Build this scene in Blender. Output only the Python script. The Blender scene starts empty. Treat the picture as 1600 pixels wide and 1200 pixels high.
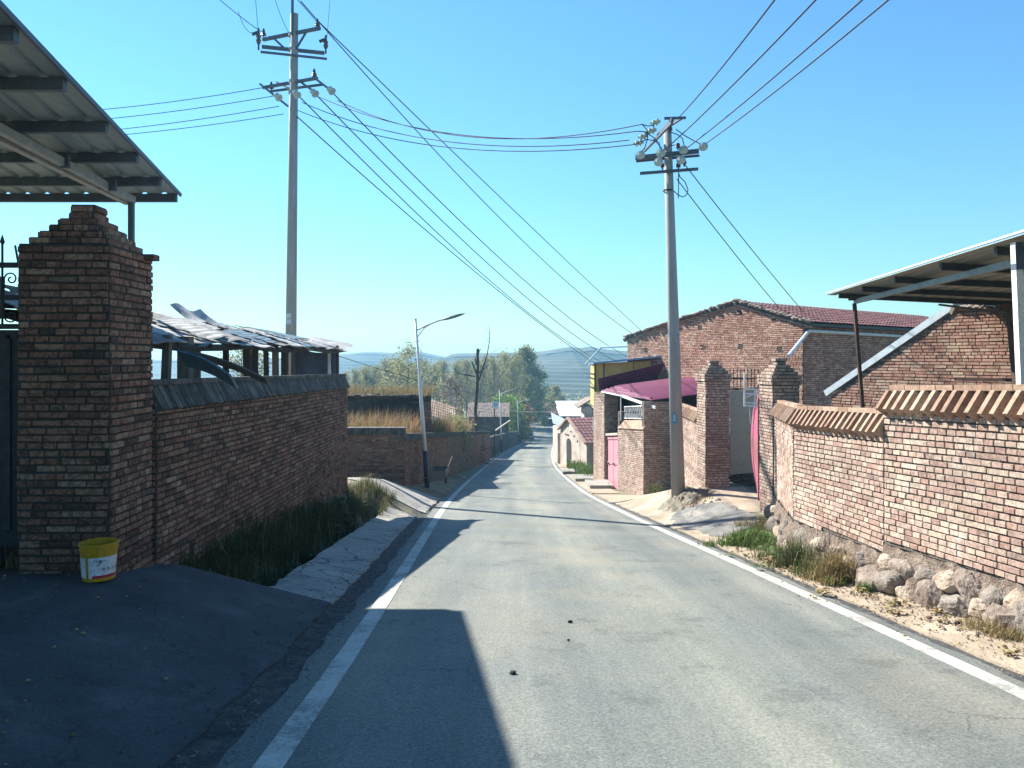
import bpy, math, random
from mathutils import Vector, Matrix, noise

R = random.Random(11)
F = 1180.0          # focal length of the photograph in its own pixels (1600 wide)
HY = 559.0          # row of the eye-level horizon
rad = math.radians
SC = bpy.context.scene
COL = SC.collection

# ------------------------------------------------------------------ camera, sky, sun, exposure
cam = bpy.data.cameras.new('camera')
cam.sensor_width = 36.0
cam.lens = 36.0 * F / 1600.0
cam.shift_y = -(600.0 - HY) / 1600.0
cam.clip_start = 0.05
cam.clip_end = 6000
cam_o = bpy.data.objects.new('camera', cam)
cam_o.location = (0, 0, 0)
cam_o.rotation_euler = (rad(90), 0, 0)
COL.objects.link(cam_o)
SC.camera = cam_o

SUN_AZ = 46.6       # degrees to the left of the view direction
SUN_EL = 38.0
w = bpy.data.worlds.new('World')
SC.world = w
w.use_nodes = True
nt = w.node_tree
bg = nt.nodes['Background']
sky = nt.nodes.new('ShaderNodeTexSky')
sky.sky_type = 'NISHITA'
sky.sun_disc = False
sky.sun_elevation = rad(SUN_EL)
sky.sun_rotation = rad(-SUN_AZ)
sky.altitude = 1900
sky.air_density = 2.0
sky.dust_density = 0.0
sky.ozone_density = 4.0
tint = nt.nodes.new('ShaderNodeMix')
tint.data_type = 'RGBA'
tint.blend_type = 'MULTIPLY'
tint.inputs[0].default_value = 1.0
tint.inputs[7].default_value = (.405, .675, .86, 1)
nt.links.new(sky.outputs[0], tint.inputs[6])
nt.links.new(tint.outputs[2], bg.inputs[0])
bg.inputs[1].default_value = 0.085

sl = bpy.data.lights.new('sun', 'SUN')
sl.energy = 5.0
sl.angle = rad(0.53)
sl.color = (1.0, 0.955, 0.86)
so = bpy.data.objects.new('sun', sl)
to_sun = Vector((-math.sin(rad(SUN_AZ)) * math.cos(rad(SUN_EL)), math.cos(rad(SUN_AZ)) * math.cos(rad(SUN_EL)), math.sin(rad(SUN_EL))))
so.rotation_euler = to_sun.to_track_quat('Z', 'Y').to_euler()
so.location = (-30, 30, 40)
COL.objects.link(so)

SC.view_settings.view_transform = 'Standard'
SC.view_settings.look = 'None'
SC.view_settings.exposure = 1.42
SC.view_settings.gamma = 1.0
SC.cycles.max_bounces = 6
SC.cycles.volume_bounces = 0
SC.cycles.use_denoising = True


def P(px, py, Y):
    """a point of the place, from its column and row in the photograph and its distance"""
    return Vector(((px - 800.0) / F * Y, Y, (HY - py) / F * Y))


# ------------------------------------------------------------------ mesh helpers
class MB:
    def __init__(s):
        s.v, s.f, s.m = [], [], []

    def face(s, pts, m=0):
        i = len(s.v)
        s.v.extend(Vector(p) for p in pts)
        s.f.append(tuple(range(i, i + len(pts))))
        s.m.append(m)

    def add(s, pts, faces, m=0):
        i = len(s.v)
        s.v.extend(Vector(p) for p in pts)
        for f in faces:
            s.f.append(tuple(i + k for k in f))
            s.m.append(m)

    def hexa(s, p, m=0):
        """8 points: bottom ring then top ring"""
        s.add(p, [(3, 2, 1, 0), (4, 5, 6, 7), (0, 1, 5, 4), (1, 2, 6, 5), (2, 3, 7, 6), (3, 0, 4, 7)], m)

    def box(s, c, d, m=0, rot=None):
        x, y, z = d[0] / 2, d[1] / 2, d[2] / 2
        p = [Vector(q) for q in ((-x, -y, -z), (x, -y, -z), (x, y, -z), (-x, y, -z), (-x, -y, z), (x, -y, z), (x, y, z), (-x, y, z))]
        if rot is not None:
            p = [rot @ q for q in p]
        c = Vector(c)
        s.hexa([c + q for q in p], m)

    def bar(s, a, b, w, h, m=0, up=(0, 0, 1)):
        """a box of cross-section w (sideways) x h (along up) from a to b"""
        a, b = Vector(a), Vector(b)
        t = (b - a).normalized()
        sd = t.cross(Vector(up))
        if sd.length < 1e-4:
            sd = t.cross(Vector((1, 0, 0)))
        sd.normalize()
        u = sd.cross(t).normalized()
        o = [(-sd * w - u * h) / 2, (sd * w - u * h) / 2, (sd * w + u * h) / 2, (-sd * w + u * h) / 2]
        s.hexa([a + q for q in o] + [b + q for q in o], m)

    def tube(s, pts, r, n=6, m=0, cap=True):
        pts = [Vector(p) for p in pts]
        k = len(pts)
        rs = r if isinstance(r, (list, tuple)) else [r] * k
        i0 = len(s.v)
        prev = None
        for i, p in enumerate(pts):
            t = (pts[min(i + 1, k - 1)] - pts[max(i - 1, 0)]).normalized()
            if prev is None:
                a = t.cross(Vector((0, 0, 1)))
                if a.length < 1e-3:
                    a = t.cross(Vector((0, 1, 0)))
            else:
                a = prev - t * prev.dot(t)
            a.normalize()
            prev = a
            b = t.cross(a)
            for j in range(n):
                q = 2 * math.pi * j / n
                s.v.append(p + (a * math.cos(q) + b * math.sin(q)) * rs[i])
        for i in range(k - 1):
            for j in range(n):
                s.f.append((i0 + i * n + j, i0 + i * n + (j + 1) % n, i0 + (i + 1) * n + (j + 1) % n, i0 + (i + 1) * n + j))
                s.m.append(m)
        if cap:
            s.f.append(tuple(i0 + j for j in range(n))[::-1]); s.m.append(m)
            s.f.append(tuple(i0 + (k - 1) * n + j for j in range(n))); s.m.append(m)

    def lathe(s, prof, c=(0, 0, 0), n=24, m=0, rot=None):
        c = Vector(c)
        i0 = len(s.v)
        for (r, z) in prof:
            for j in range(n):
                q = 2 * math.pi * j / n
                v = Vector((r * math.cos(q), r * math.sin(q), z))
                if rot is not None:
                    v = rot @ v
                s.v.append(c + v)
        for i in range(len(prof) - 1):
            for j in range(n):
                s.f.append((i0 + i * n + j, i0 + i * n + (j + 1) % n, i0 + (i + 1) * n + (j + 1) % n, i0 + (i + 1) * n + j))
                s.m.append(m)

    def grid(s, fn, nu, nv, m=0):
        i0 = len(s.v)
        for i in range(nu + 1):
            for j in range(nv + 1):
                s.v.append(Vector(fn(i / nu, j / nv)))
        for i in range(nu):
            for j in range(nv):
                a = i0 + i * (nv + 1) + j
                s.f.append((a, a + 1, a + nv + 2, a + nv + 1)); s.m.append(m)

    def blob(s, c, r, m=0, sub=2, rough=.25, seed=0, squash=(1, 1, 1), rot=None):
        n, k = 10 if sub > 1 else 7, 6 if sub > 1 else 4
        i0 = len(s.v)
        c = Vector(c)
        off = Vector((seed * 3.7, seed * 1.3, seed * 2.1))
        for i in range(k + 1):
            th = math.pi * i / k
            for j in range(n):
                ph = 2 * math.pi * j / n
                d = Vector((math.sin(th) * math.cos(ph), math.sin(th) * math.sin(ph), math.cos(th)))
                q = d * r * (1 + rough * noise.noise(d * 1.6 + off))
                q = Vector((q.x * squash[0], q.y * squash[1], q.z * squash[2]))
                if rot is not None:
                    q = rot @ q
                s.v.append(c + q)
        for i in range(k):
            for j in range(n):
                s.f.append((i0 + i * n + j, i0 + i * n + (j + 1) % n, i0 + (i + 1) * n + (j + 1) % n, i0 + (i + 1) * n + j)); s.m.append(m)


def _rock(s, c, r, seed, rg, m=0):
    n, k = 34, 20
    i0 = len(s.v)
    off = Vector((seed * 3.7, seed * 1.3, seed * 2.1))
    rot = Matrix.Rotation(rg.uniform(-.5, .5), 3, 'X') @ Matrix.Rotation(rg.uniform(-.4, .4), 3, 'Y')
    cuts = [(Vector((rg.uniform(-1, 1), rg.uniform(-1, 1), rg.uniform(-1, 1))).normalized(), rg.uniform(.62, .9)) for _ in range(9)]
    sq = (rg.uniform(.6, .8), rg.uniform(.95, 1.35), rg.uniform(.65, .95))
    for i in range(k + 1):
        th = math.pi * i / k
        for j in range(n):
            ph = 2 * math.pi * j / n
            d = Vector((math.sin(th) * math.cos(ph), math.sin(th) * math.sin(ph), math.cos(th)))
            q = 1 + .22 * noise.noise(d * 1.4 + off)
            for (cn, cd) in cuts:
                e = d.dot(cn) * q
                if e > cd: q *= (cd / e) * .85 + .15
            q += .07 * noise.noise(d * 4.5 + off) + .035 * noise.noise(d * 11 + off) + .015 * noise.noise(d * 24 + off)
            v = d * q * r
            s.v.append(c + rot @ Vector((v.x * sq[0], v.y * sq[1], v.z * sq[2])))
    for i in range(k):
        for j in range(n):
            s.f.append((i0 + i * n + j, i0 + i * n + (j + 1) % n, i0 + (i + 1) * n + (j + 1) % n, i0 + (i + 1) * n + j)); s.m.append(m)


MB.rock = _rock


def wloc(o):
    p = Vector(o.location)
    while o.parent:
        o = o.parent
        p = p + Vector(o.location)
    return p


def obj(name, mb, mats, parent=None, smooth=False, solid=0, loc=None):
    """ONE mesh object; mb is in place coordinates, the mesh is stored relative to its parent"""
    base = wloc(parent) if parent else Vector((0, 0, 0))
    if loc is not None:
        base = Vector(loc)
    me = bpy.data.meshes.new(name)
    me.from_pydata([tuple(v - base) for v in mb.v], [], mb.f)
    if not isinstance(mats, (list, tuple)):
        mats = [mats]
    for m in mats:
        me.materials.append(m)
    me.polygons.foreach_set('material_index', [min(i, len(mats) - 1) for i in mb.m])
    if smooth:
        me.polygons.foreach_set('use_smooth', [True] * len(mb.f))
    me.update()
    o = bpy.data.objects.new(name, me)
    COL.objects.link(o)
    if parent:
        o.parent = parent
    elif loc is not None:
        o.location = base
    if solid:
        md = o.modifiers.new('thickness', 'SOLIDIFY')
        md.thickness = solid
        md.offset = 0
    return o


def tag(o, label=None, cat=None, group=None, kind=None):
    if label: o['label'] = label
    if cat: o['category'] = cat
    if group: o['group'] = group
    if kind: o['kind'] = kind
    return o


def thing(name, label, cat, loc=(0, 0, 0), group=None):
    o = bpy.data.objects.new(name, None)
    o.empty_display_size = .2
    o.location = loc
    COL.objects.link(o)
    return tag(o, label, cat, group)


def copy_thing(o, loc, rz=0.0, sc=1.0, label=None):
    c = o.copy()
    COL.objects.link(c)
    c.location = loc
    c.rotation_euler = (0, 0, rz)
    c.scale = (sc, sc, sc) if not isinstance(sc, tuple) else sc
    if label: c['label'] = label
    for ch in list(o.children):
        d = ch.copy()
        COL.objects.link(d)
        d.parent = c
        for g in ch.children:
            e = g.copy()
            COL.objects.link(e)
            e.parent = d
    return c


def lerp(tab, x):
    if x <= tab[0][0]: return tab[0][1]
    for (a, b), (c, d) in zip(tab, tab[1:]):
        if x <= c:
            t = (x - a) / (c - a)
            return b + (d - b) * t
    return tab[-1][1]


def hermite(tab, x):
    if x <= tab[0][0]: return tab[0][1]
    if x >= tab[-1][0]: return tab[-1][1]
    n = len(tab)
    for i in range(n - 1):
        if x <= tab[i + 1][0]:
            break
    def sl_(k):
        if k == 0: return (tab[1][1] - tab[0][1]) / (tab[1][0] - tab[0][0])
        if k == n - 1: return (tab[-1][1] - tab[-2][1]) / (tab[-1][0] - tab[-2][0])
        return (tab[k + 1][1] - tab[k - 1][1]) / (tab[k + 1][0] - tab[k - 1][0])
    h = tab[i + 1][0] - tab[i][0]
    t = (x - tab[i][0]) / h
    a, b, ma, mb_ = tab[i][1], tab[i + 1][1], sl_(i) * h, sl_(i + 1) * h
    return (2 * t**3 - 3 * t**2 + 1) * a + (t**3 - 2 * t**2 + t) * ma + (-2 * t**3 + 3 * t**2) * b + (t**3 - t**2) * mb_


def sstep(a, b, x):
    t = max(0.0, min(1.0, (x - a) / (b - a)))
    return t * t * (3 - 2 * t)


# ------------------------------------------------------------------ materials
def newmat(name):
    m = bpy.data.materials.new(name)
    m.use_nodes = True
    t = m.node_tree
    return m, t, t.nodes['Principled BSDF']


def nd(t, typ, **kw):
    n = t.nodes.new(typ)
    for k, v in kw.items():
        if k in n.inputs:
            n.inputs[k].default_value = v
        else:
            setattr(n, k, v)
    return n


def ramp(t, stops):
    r = t.nodes.new('ShaderNodeValToRGB')
    e = r.color_ramp.elements
    while len(e) > 1: e.remove(e[-1])
    e[0].position = stops[0][0]; e[0].color = (*stops[0][1], 1)
    for p, c in stops[1:]:
        x = e.new(p); x.color = (*c, 1)
    return r


def coords(t, scale=(1, 1, 1)):
    c = nd(t, 'ShaderNodeTexCoord')
    mp = nd(t, 'ShaderNodeMapping')
    mp.inputs['Scale'].default_value = scale
    t.links.new(c.outputs['Object'], mp.inputs['Vector'])
    return mp.outputs[0]


def noise_n(t, vec, scale, detail=4, rough=.6):
    n = nd(t, 'ShaderNodeTexNoise')
    n.inputs['Scale'].default_value = scale
    n.inputs['Detail'].default_value = detail
    n.inputs['Roughness'].default_value = rough
    t.links.new(vec, n.inputs['Vector'])
    return n.outputs[0]


def mixc(t, a, b, fac, mode='MIX'):
    m = nd(t, 'ShaderNodeMix', data_type='RGBA', blend_type=mode)
    for sock, v in ((m.inputs[0], fac), (m.inputs[6], a), (m.inputs[7], b)):
        if hasattr(v, 'is_linked') or hasattr(v, 'links'):
            t.links.new(v, sock)
        elif isinstance(v, (int, float)):
            sock.default_value = v
        else:
            sock.default_value = (*v, 1)
    return m.outputs[2]


def bump(t, b, h, strength, dist=.02):
    n = nd(t, 'ShaderNodeBump')
    n.inputs['Strength'].default_value = strength
    n.inputs['Distance'].default_value = dist
    t.links.new(h, n.inputs['Height'])
    t.links.new(n.outputs[0], b.inputs['Normal'])


def surf(name, cols, scale=3.0, rough=.85, metal=0.0, bmp=.3, fine=40.0, stretch=(1, 1, 1), spread=(.3, .7), spec=.3, dist=.01, island=0.0):
    """mottled surface: colours spread over a noise, with a fine grain on top"""
    m, t, b = newmat(name)
    v = coords(t, stretch)
    n1 = noise_n(t, v, scale, 6, .65)
    n2 = noise_n(t, v, fine, 3, .7)
    k = len(cols)
    st = [(spread[0] + (spread[1] - spread[0]) * i / max(1, k - 1), c) for i, c in enumerate(cols)]
    r = ramp(t, st)
    t.links.new(n1, r.inputs[0])
    g = ramp(t, [(.25, (.62, .62, .62)), (.75, (1.25, 1.25, 1.25))])
    t.links.new(n2, g.inputs[0])
    c = mixc(t, r.outputs[0], g.outputs[0], 1.0, 'MULTIPLY')
    if island:
        geo = nd(t, 'ShaderNodeNewGeometry')
        ir = ramp(t, [(0, (1 - island,) * 3), (1, (1 + island,) * 3)])
        t.links.new(geo.outputs['Random Per Island'], ir.inputs[0])
        c = mixc(t, c, ir.outputs[0], 1.0, 'MULTIPLY')
    t.links.new(c, b.inputs['Base Color'])
    b.inputs['Roughness'].default_value = rough
    b.inputs['Metallic'].default_value = metal
    b.inputs['Specular IOR Level'].default_value = spec
    if bmp:
        bump(t, b, n2, bmp, dist)
    return m


def brick_mat(name, stops, chalk=0.0, dark=.35, seed=0.0):
    m, t, b = newmat(name)
    geo = nd(t, 'ShaderNodeNewGeometry')
    r = ramp(t, stops)
    t.links.new(geo.outputs['Random Per Island'], r.inputs[0])
    v = coords(t)
    off = nd(t, 'ShaderNodeVectorMath', operation='ADD')
    off.inputs[1].default_value = (seed, seed, seed)
    t.links.new(v, off.inputs[0])
    v = off.outputs[0]
    big = noise_n(t, v, 1.1, 4, .6)
    mid = noise_n(t, v, 16, 5, .7)
    fin = noise_n(t, v, 90, 3, .7)
    # kiln scorch marks: warped dark streaks of the brick itself
    wv = nd(t, 'ShaderNodeTexNoise')
    wv.inputs['Scale'].default_value = 7.0
    wv.inputs['Detail'].default_value = 2
    wv.inputs['Distortion'].default_value = 2.2
    sh = nd(t, 'ShaderNodeVectorMath', operation='MULTIPLY_ADD')
    sh.inputs[1].default_value = (37, 53, 71)
    cmb = nd(t, 'ShaderNodeCombineXYZ')
    for i in range(3):
        t.links.new(geo.outputs['Random Per Island'], cmb.inputs[i])
    t.links.new(cmb.outputs[0], sh.inputs[0])
    t.links.new(v, sh.inputs[2])
    t.links.new(sh.outputs[0], wv.inputs['Vector'])
    sc = ramp(t, [(.44, (1, 1, 1)), (.49, (1 - dark,) * 3), (.53, (1 - dark,) * 3), (.58, (1, 1, 1))])
    t.links.new(wv.outputs[0], sc.inputs[0])
    c = mixc(t, r.outputs[0], sc.outputs[0], .8, 'MULTIPLY')
    g = ramp(t, [(.3, (.6, .6, .6)), (.7, (1.25, 1.22, 1.18))])
    t.links.new(mid, g.inputs[0])
    c = mixc(t, c, g.outputs[0], .8, 'MULTIPLY')
    g2 = ramp(t, [(.3, (.78, .74, .72)), (.7, (1.15, 1.15, 1.1))])
    t.links.new(big, g2.inputs[0])
    c = mixc(t, c, g2.outputs[0], 1.0, 'MULTIPLY')
    if chalk:
        ch = ramp(t, [(.6, (0, 0, 0)), (.72, (chalk,) * 3)])
        cn = noise_n(t, v, 2.3, 5, .7)
        t.links.new(cn, ch.inputs[0])
        c = mixc(t, c, (.55, .52, .47), ch.outputs[0])
    t.links.new(c, b.inputs['Base Color'])
    b.inputs['Roughness'].default_value = .92
    b.inputs['Specular IOR Level'].default_value = .15
    bump(t, b, fin, .5, .006)
    return m


def plain(name, c, rough=.5, metal=0.0, spec=.4, alpha=1.0):
    return surf(name, [tuple(x * .82 for x in c), tuple(min(1, x * 1.15) for x in c)], 6, rough, metal, .08, 60, spec=spec)


def leafmat(name, cols, trans=.25, rough=.6):
    m, t, b = newmat(name)
    geo = nd(t, 'ShaderNodeNewGeometry')
    k = len(cols)
    r = ramp(t, [(i / max(1, k - 1), c) for i, c in enumerate(cols)])
    t.links.new(geo.outputs['Random Per Island'], r.inputs[0])
    t.links.new(r.outputs[0], b.inputs['Base Color'])
    b.inputs['Roughness'].default_value = rough
    b.inputs['Specular IOR Level'].default_value = .2
    tr = nd(t, 'ShaderNodeBsdfTranslucent')
    t.links.new(r.outputs[0], tr.inputs[0])
    mx = nd(t, 'ShaderNodeMixShader')
    mx.inputs[0].default_value = trans
    t.links.new(b.outputs[0], mx.inputs[1])
    t.links.new(tr.outputs[0], mx.inputs[2])
    t.links.new(mx.outputs[0], t.nodes['Material Output'].inputs['Surface'])
    return m


M = {}
M['brick'] = brick_mat('sunbleached_brick', [(0, (.36, .245, .215)), (.18, (.42, .305, .265)), (.42, (.46, .355, .31)), (.6, (.49, .395, .335)), (.8, (.51, .435, .365)), (.93, (.41, .265, .225)), (1, (.29, .23, .205))], chalk=.7)
M['brick_red'] = brick_mat('red_brick', [(0, (.32, .175, .14)), (.3, (.43, .245, .195)), (.6, (.50, .31, .25)), (.85, (.54, .40, .31)), (1, (.25, .16, .13))], chalk=.3, seed=5)
M['brick_left'] = brick_mat('weathered_shaded_brick', [(0, (.12, .075, .06)), (.25, (.23, .125, .09)), (.5, (.28, .15, .11)), (.75, (.29, .17, .122)), (.92, (.35, .235, .165)), (1, (.085, .066, .06))], dark=.55, seed=9)  # same brick as the right walls, darkened to carry the left side's shade
M['mortar'] = surf('dark_mortar', [(.095, .08, .066), (.165, .14, .114)], 5, .95, 0, .4, 80)
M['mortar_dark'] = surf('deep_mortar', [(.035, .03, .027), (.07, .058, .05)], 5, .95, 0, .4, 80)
M['coping'] = brick_mat('coping_brick', [(0, (.31, .205, .155)), (.5, (.39, .275, .21)), (1, (.45, .345, .27))], chalk=.2, dark=.2, seed=3)
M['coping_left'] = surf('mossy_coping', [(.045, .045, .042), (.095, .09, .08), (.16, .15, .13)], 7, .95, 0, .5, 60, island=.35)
M['concrete'] = surf('concrete', [(.25, .235, .205), (.33, .31, .27), (.40, .375, .33)], 1.6, .92, 0, .35, 70)
M['drive'] = surf('worn_shaded_driveway', [(.042, .046, .052), (.065, .07, .076), (.13, .132, .13)], 1.1, .9, 0, .5, 55, spread=(.3, .75))  # base colour darkened and blued to carry the canopy's shade
M['pole'] = surf('pole_concrete', [(.26, .265, .25), (.36, .36, .345)], 2, .85, 0, .15, 50, stretch=(4, 4, .5))
M['galv'] = surf('galvanised_steel', [(.24, .26, .27), (.36, .38, .39)], 8, .55, .35, .1, 60)
M['steel_dark'] = surf('dark_steel', [(.03, .032, .036), (.06, .062, .066)], 9, .6, .3, .1, 60)
M['rust'] = surf('rusty_steel', [(.07, .04, .03), (.12, .07, .05)], 9, .8, .2, .2, 60)
M['sheet'] = surf('painted_sheet', [(.20, .27, .30), (.29, .36, .385)], 3, .5, .1, .05, 50, stretch=(5, .6, 1))
M['sheet_olive'] = surf('pale_sheet', [(.30, .31, .27), (.40, .40, .34)], 3, .5, .1, .05, 50, stretch=(5, .6, 1))
M['purlin'] = surf('purlin_steel', [(.055, .08, .11), (.10, .13, .165)], 4, .55, .2, .05, 50)
M['wire'] = plain('wire_black', (.02, .022, .025), .6)
M['porcelain'] = surf('grey_porcelain', [(.34, .40, .36), (.50, .55, .50)], 9, .25, 0, 0, 40, spec=.6)
M['porcelain_dark'] = surf('brown_porcelain', [(.02, .015, .015), (.04, .03, .028)], 9, .25, 0, 0, 40, spec=.6)
M['wood'] = surf('grey_timber', [(.10, .085, .07), (.2, .17, .14)], 3, .9, 0, .5, 40, stretch=(8, 8, 1))
M['wood_dark'] = surf('dark_timber', [(.03, .028, .026), (.07, .06, .055)], 3, .9, 0, .5, 40, stretch=(8, 8, 1))
M['oldsheet'] = surf('weathered_sheet', [(.2, .195, .19), (.38, .37, .355), (.55, .53, .51)], 3.4, .75, .0, .35, 30, stretch=(1, 1, 2), island=.25)
M['oldsheet_dark'] = surf('grimy_sheet', [(.10, .095, .09), (.2, .19, .18), (.34, .33, .31)], 3.4, .85, 0, .4, 30, stretch=(1, 1, 2))
M['bluesheet'] = surf('faded_blue_sheet', [(.07, .13, .17), (.14, .23, .28)], 3, .6, .1, .2, 30)
M['tarp'] = surf('dark_tarpaulin', [(.015, .025, .045), (.035, .05, .08)], 4, .8, 0, .3, 30)
M['magenta'] = surf('magenta_sheet', [(.15, .026, .07), (.22, .05, .10)], 3, .55, 0, .1, 40)
M['purple'] = surf('purple_sheet', [(.085, .012, .06), (.13, .02, .085)], 3, .55, 0, .1, 40)
M['yellow'] = surf('yellow_panel', [(.58, .40, .10), (.70, .52, .17)], 3, .6, 0, .1, 40)
M['blue_roof'] = surf('blue_sheet', [(.12, .26, .40), (.18, .36, .5)], 3, .5, .1, .1, 40)
M['pink_door'] = surf('pink_door_paint', [(.48, .20, .24), (.58, .28, .33)], 2, .6, 0, .1, 40)
M['cloth'] = surf('magenta_leaf_paint', [(.15, .05, .055), (.22, .07, .08), (.26, .10, .10), (.48, .05, .2), (.26, .12, .10)], 2.6, .7, 0, .2, 40)
M['greydoor'] = surf('grey_green_door', [(.24, .28, .25), (.31, .35, .31)], 2, .6, 0, .1, 40)
M['white'] = surf('white_paint', [(.62, .62, .6), (.78, .78, .76)], 5, .5, 0, .1, 50)
M['lamp_pole'] = surf('lamp_pole_paint', [(.55, .57, .55), (.68, .69, .67)], 4, .45, 0, .05, 50)
M['lamp_blue'] = surf('lamp_blue_paint', [(.012, .02, .06), (.02, .035, .085)], 4, .5, 0, .05, 50)
M['lamp_head'] = surf('lamp_head_grey', [(.12, .14, .15), (.18, .2, .21)], 4, .45, .2, .05, 50)
M['plaster'] = surf('old_plaster', [(.30, .235, .19), (.45, .375, .315), (.58, .51, .44)], 1.3, .92, 0, .3, 30)
M['mud'] = surf('mud_wall', [(.03, .028, .027), (.065, .055, .047), (.12, .09, .07)], 1.4, .95, 0, .6, 18)
M['tile'] = surf('roof_tile', [(.13, .10, .085), (.22, .165, .14), (.3, .24, .2)], 2.2, .9, 0, .5, 22, island=.3)
M['tile_red'] = surf('red_roof_tile', [(.15, .06, .06), (.23, .11, .105)], 2.2, .85, 0, .5, 22, island=.2)
M['stone'] = surf('field_stone', [(.13, .10, .085), (.23, .18, .15), (.34, .285, .235)], 5, .92, 0, .7, 34, dist=.02)
M['stone_grey'] = surf('grey_field_stone', [(.14, .115, .095), (.21, .18, .155), (.29, .255, .22)], 5, .92, 0, .7, 30, dist=.02)
M['stone_pale'] = surf('pale_field_stone', [(.22, .17, .13), (.36, .29, .225), (.46, .39, .31)], 5, .92, 0, .7, 30, dist=.02)
M['apron'] = surf('apron_concrete', [(.12, .118, .11), (.2, .195, .18), (.32, .295, .25)], 1.5, .92, 0, .5, 45)
M['mudbase'] = surf('mud_mortar', [(.10, .075, .058), (.19, .145, .115), (.29, .235, .19)], 7, .96, 0, .9, 26, dist=.04)
M['spoil'] = surf('heaped_earth', [(.13, .115, .085), (.24, .21, .155), (.33, .29, .22)], 7, .96, 0, .9, 26, dist=.04)
M['dark'] = plain('interior_dark', (.012, .014, .018), .9)
M['bucket'] = surf('yellow_plastic', [(.34, .18, .012), (.47, .25, .012), (.5, .27, .02)], 7, .5, 0, .1, 50)
M['label'] = plain('label_white', (.62, .58, .6), .5)
M['label_red'] = plain('label_red', (.4, .02, .03), .5)
M['ink'] = plain('label_ink', (.02, .01, .03), .6)
M['bark'] = surf('bark', [(.035, .03, .028), (.09, .08, .07)], 6, .95, 0, .6, 40, stretch=(3, 3, .6))
M['bark_far'] = surf('pale_bark', [(.10, .095, .085), (.17, .16, .14)], 6, .95, 0, .3, 40)
M['plate'] = plain('sign_blue', (.02, .32, .42), .5)
M['board'] = plain('sign_board', (.55, .62, .66), .5)
M['cream'] = plain('cream_render', (.56, .5, .38), .9)
M['green_box'] = plain('green_cabinet', (.04, .08, .06), .6)
M['glass'] = plain('dark_glass', (.02, .03, .035), .15, 0, .6)
M['car'] = plain('dark_car_paint', (.03, .035, .045), .25, .3, .6)
M['car_teal'] = plain('teal_car_paint', (.03, .12, .13), .3, .2, .6)
M['tyre'] = plain('tyre_rubber', (.015, .015, .016), .9)
M['grass'] = leafmat('grass_green', [(.035, .06, .018), (.06, .09, .025), (.10, .12, .04), (.20, .17, .08)])
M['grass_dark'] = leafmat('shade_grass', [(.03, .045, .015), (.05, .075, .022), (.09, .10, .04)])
M['straw'] = leafmat('dry_straw', [(.16, .11, .045), (.28, .20, .09), (.36, .29, .15), (.12, .13, .05)])
M['reed'] = leafmat('russet_weeds', [(.22, .07, .04), (.27, .10, .06), (.30, .17, .08), (.30, .23, .11), (.17, .18, .06), (.36, .30, .16)], .4)
M['leaf_tree'] = leafmat('tree_leaf', [(.09, .11, .04), (.17, .20, .065), (.27, .29, .10), (.38, .35, .15)], .5)
M['leaf_haze'] = leafmat('grey_leaf', [(.15, .16, .07), (.25, .25, .115), (.36, .33, .17)], .55)
M['leaf_bright'] = leafmat('bright_leaf', [(.11, .19, .035), (.18, .28, .055), (.27, .36, .09)], .45)
M['leaf_yellow'] = leafmat('yellow_leaf', [(.24, .26, .03), (.34, .33, .05)])
M['leaf_red'] = leafmat('red_leaf', [(.26, .09, .06), (.34, .16, .10), (.2, .12, .07)])
M['leaf_pink'] = leafmat('russet_leaf', [(.17, .10, .075), (.24, .15, .11), (.15, .13, .09)])
M['shrub'] = leafmat('shrub_green', [(.05, .10, .02), (.09, .15, .03), (.14, .19, .05)])


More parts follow.
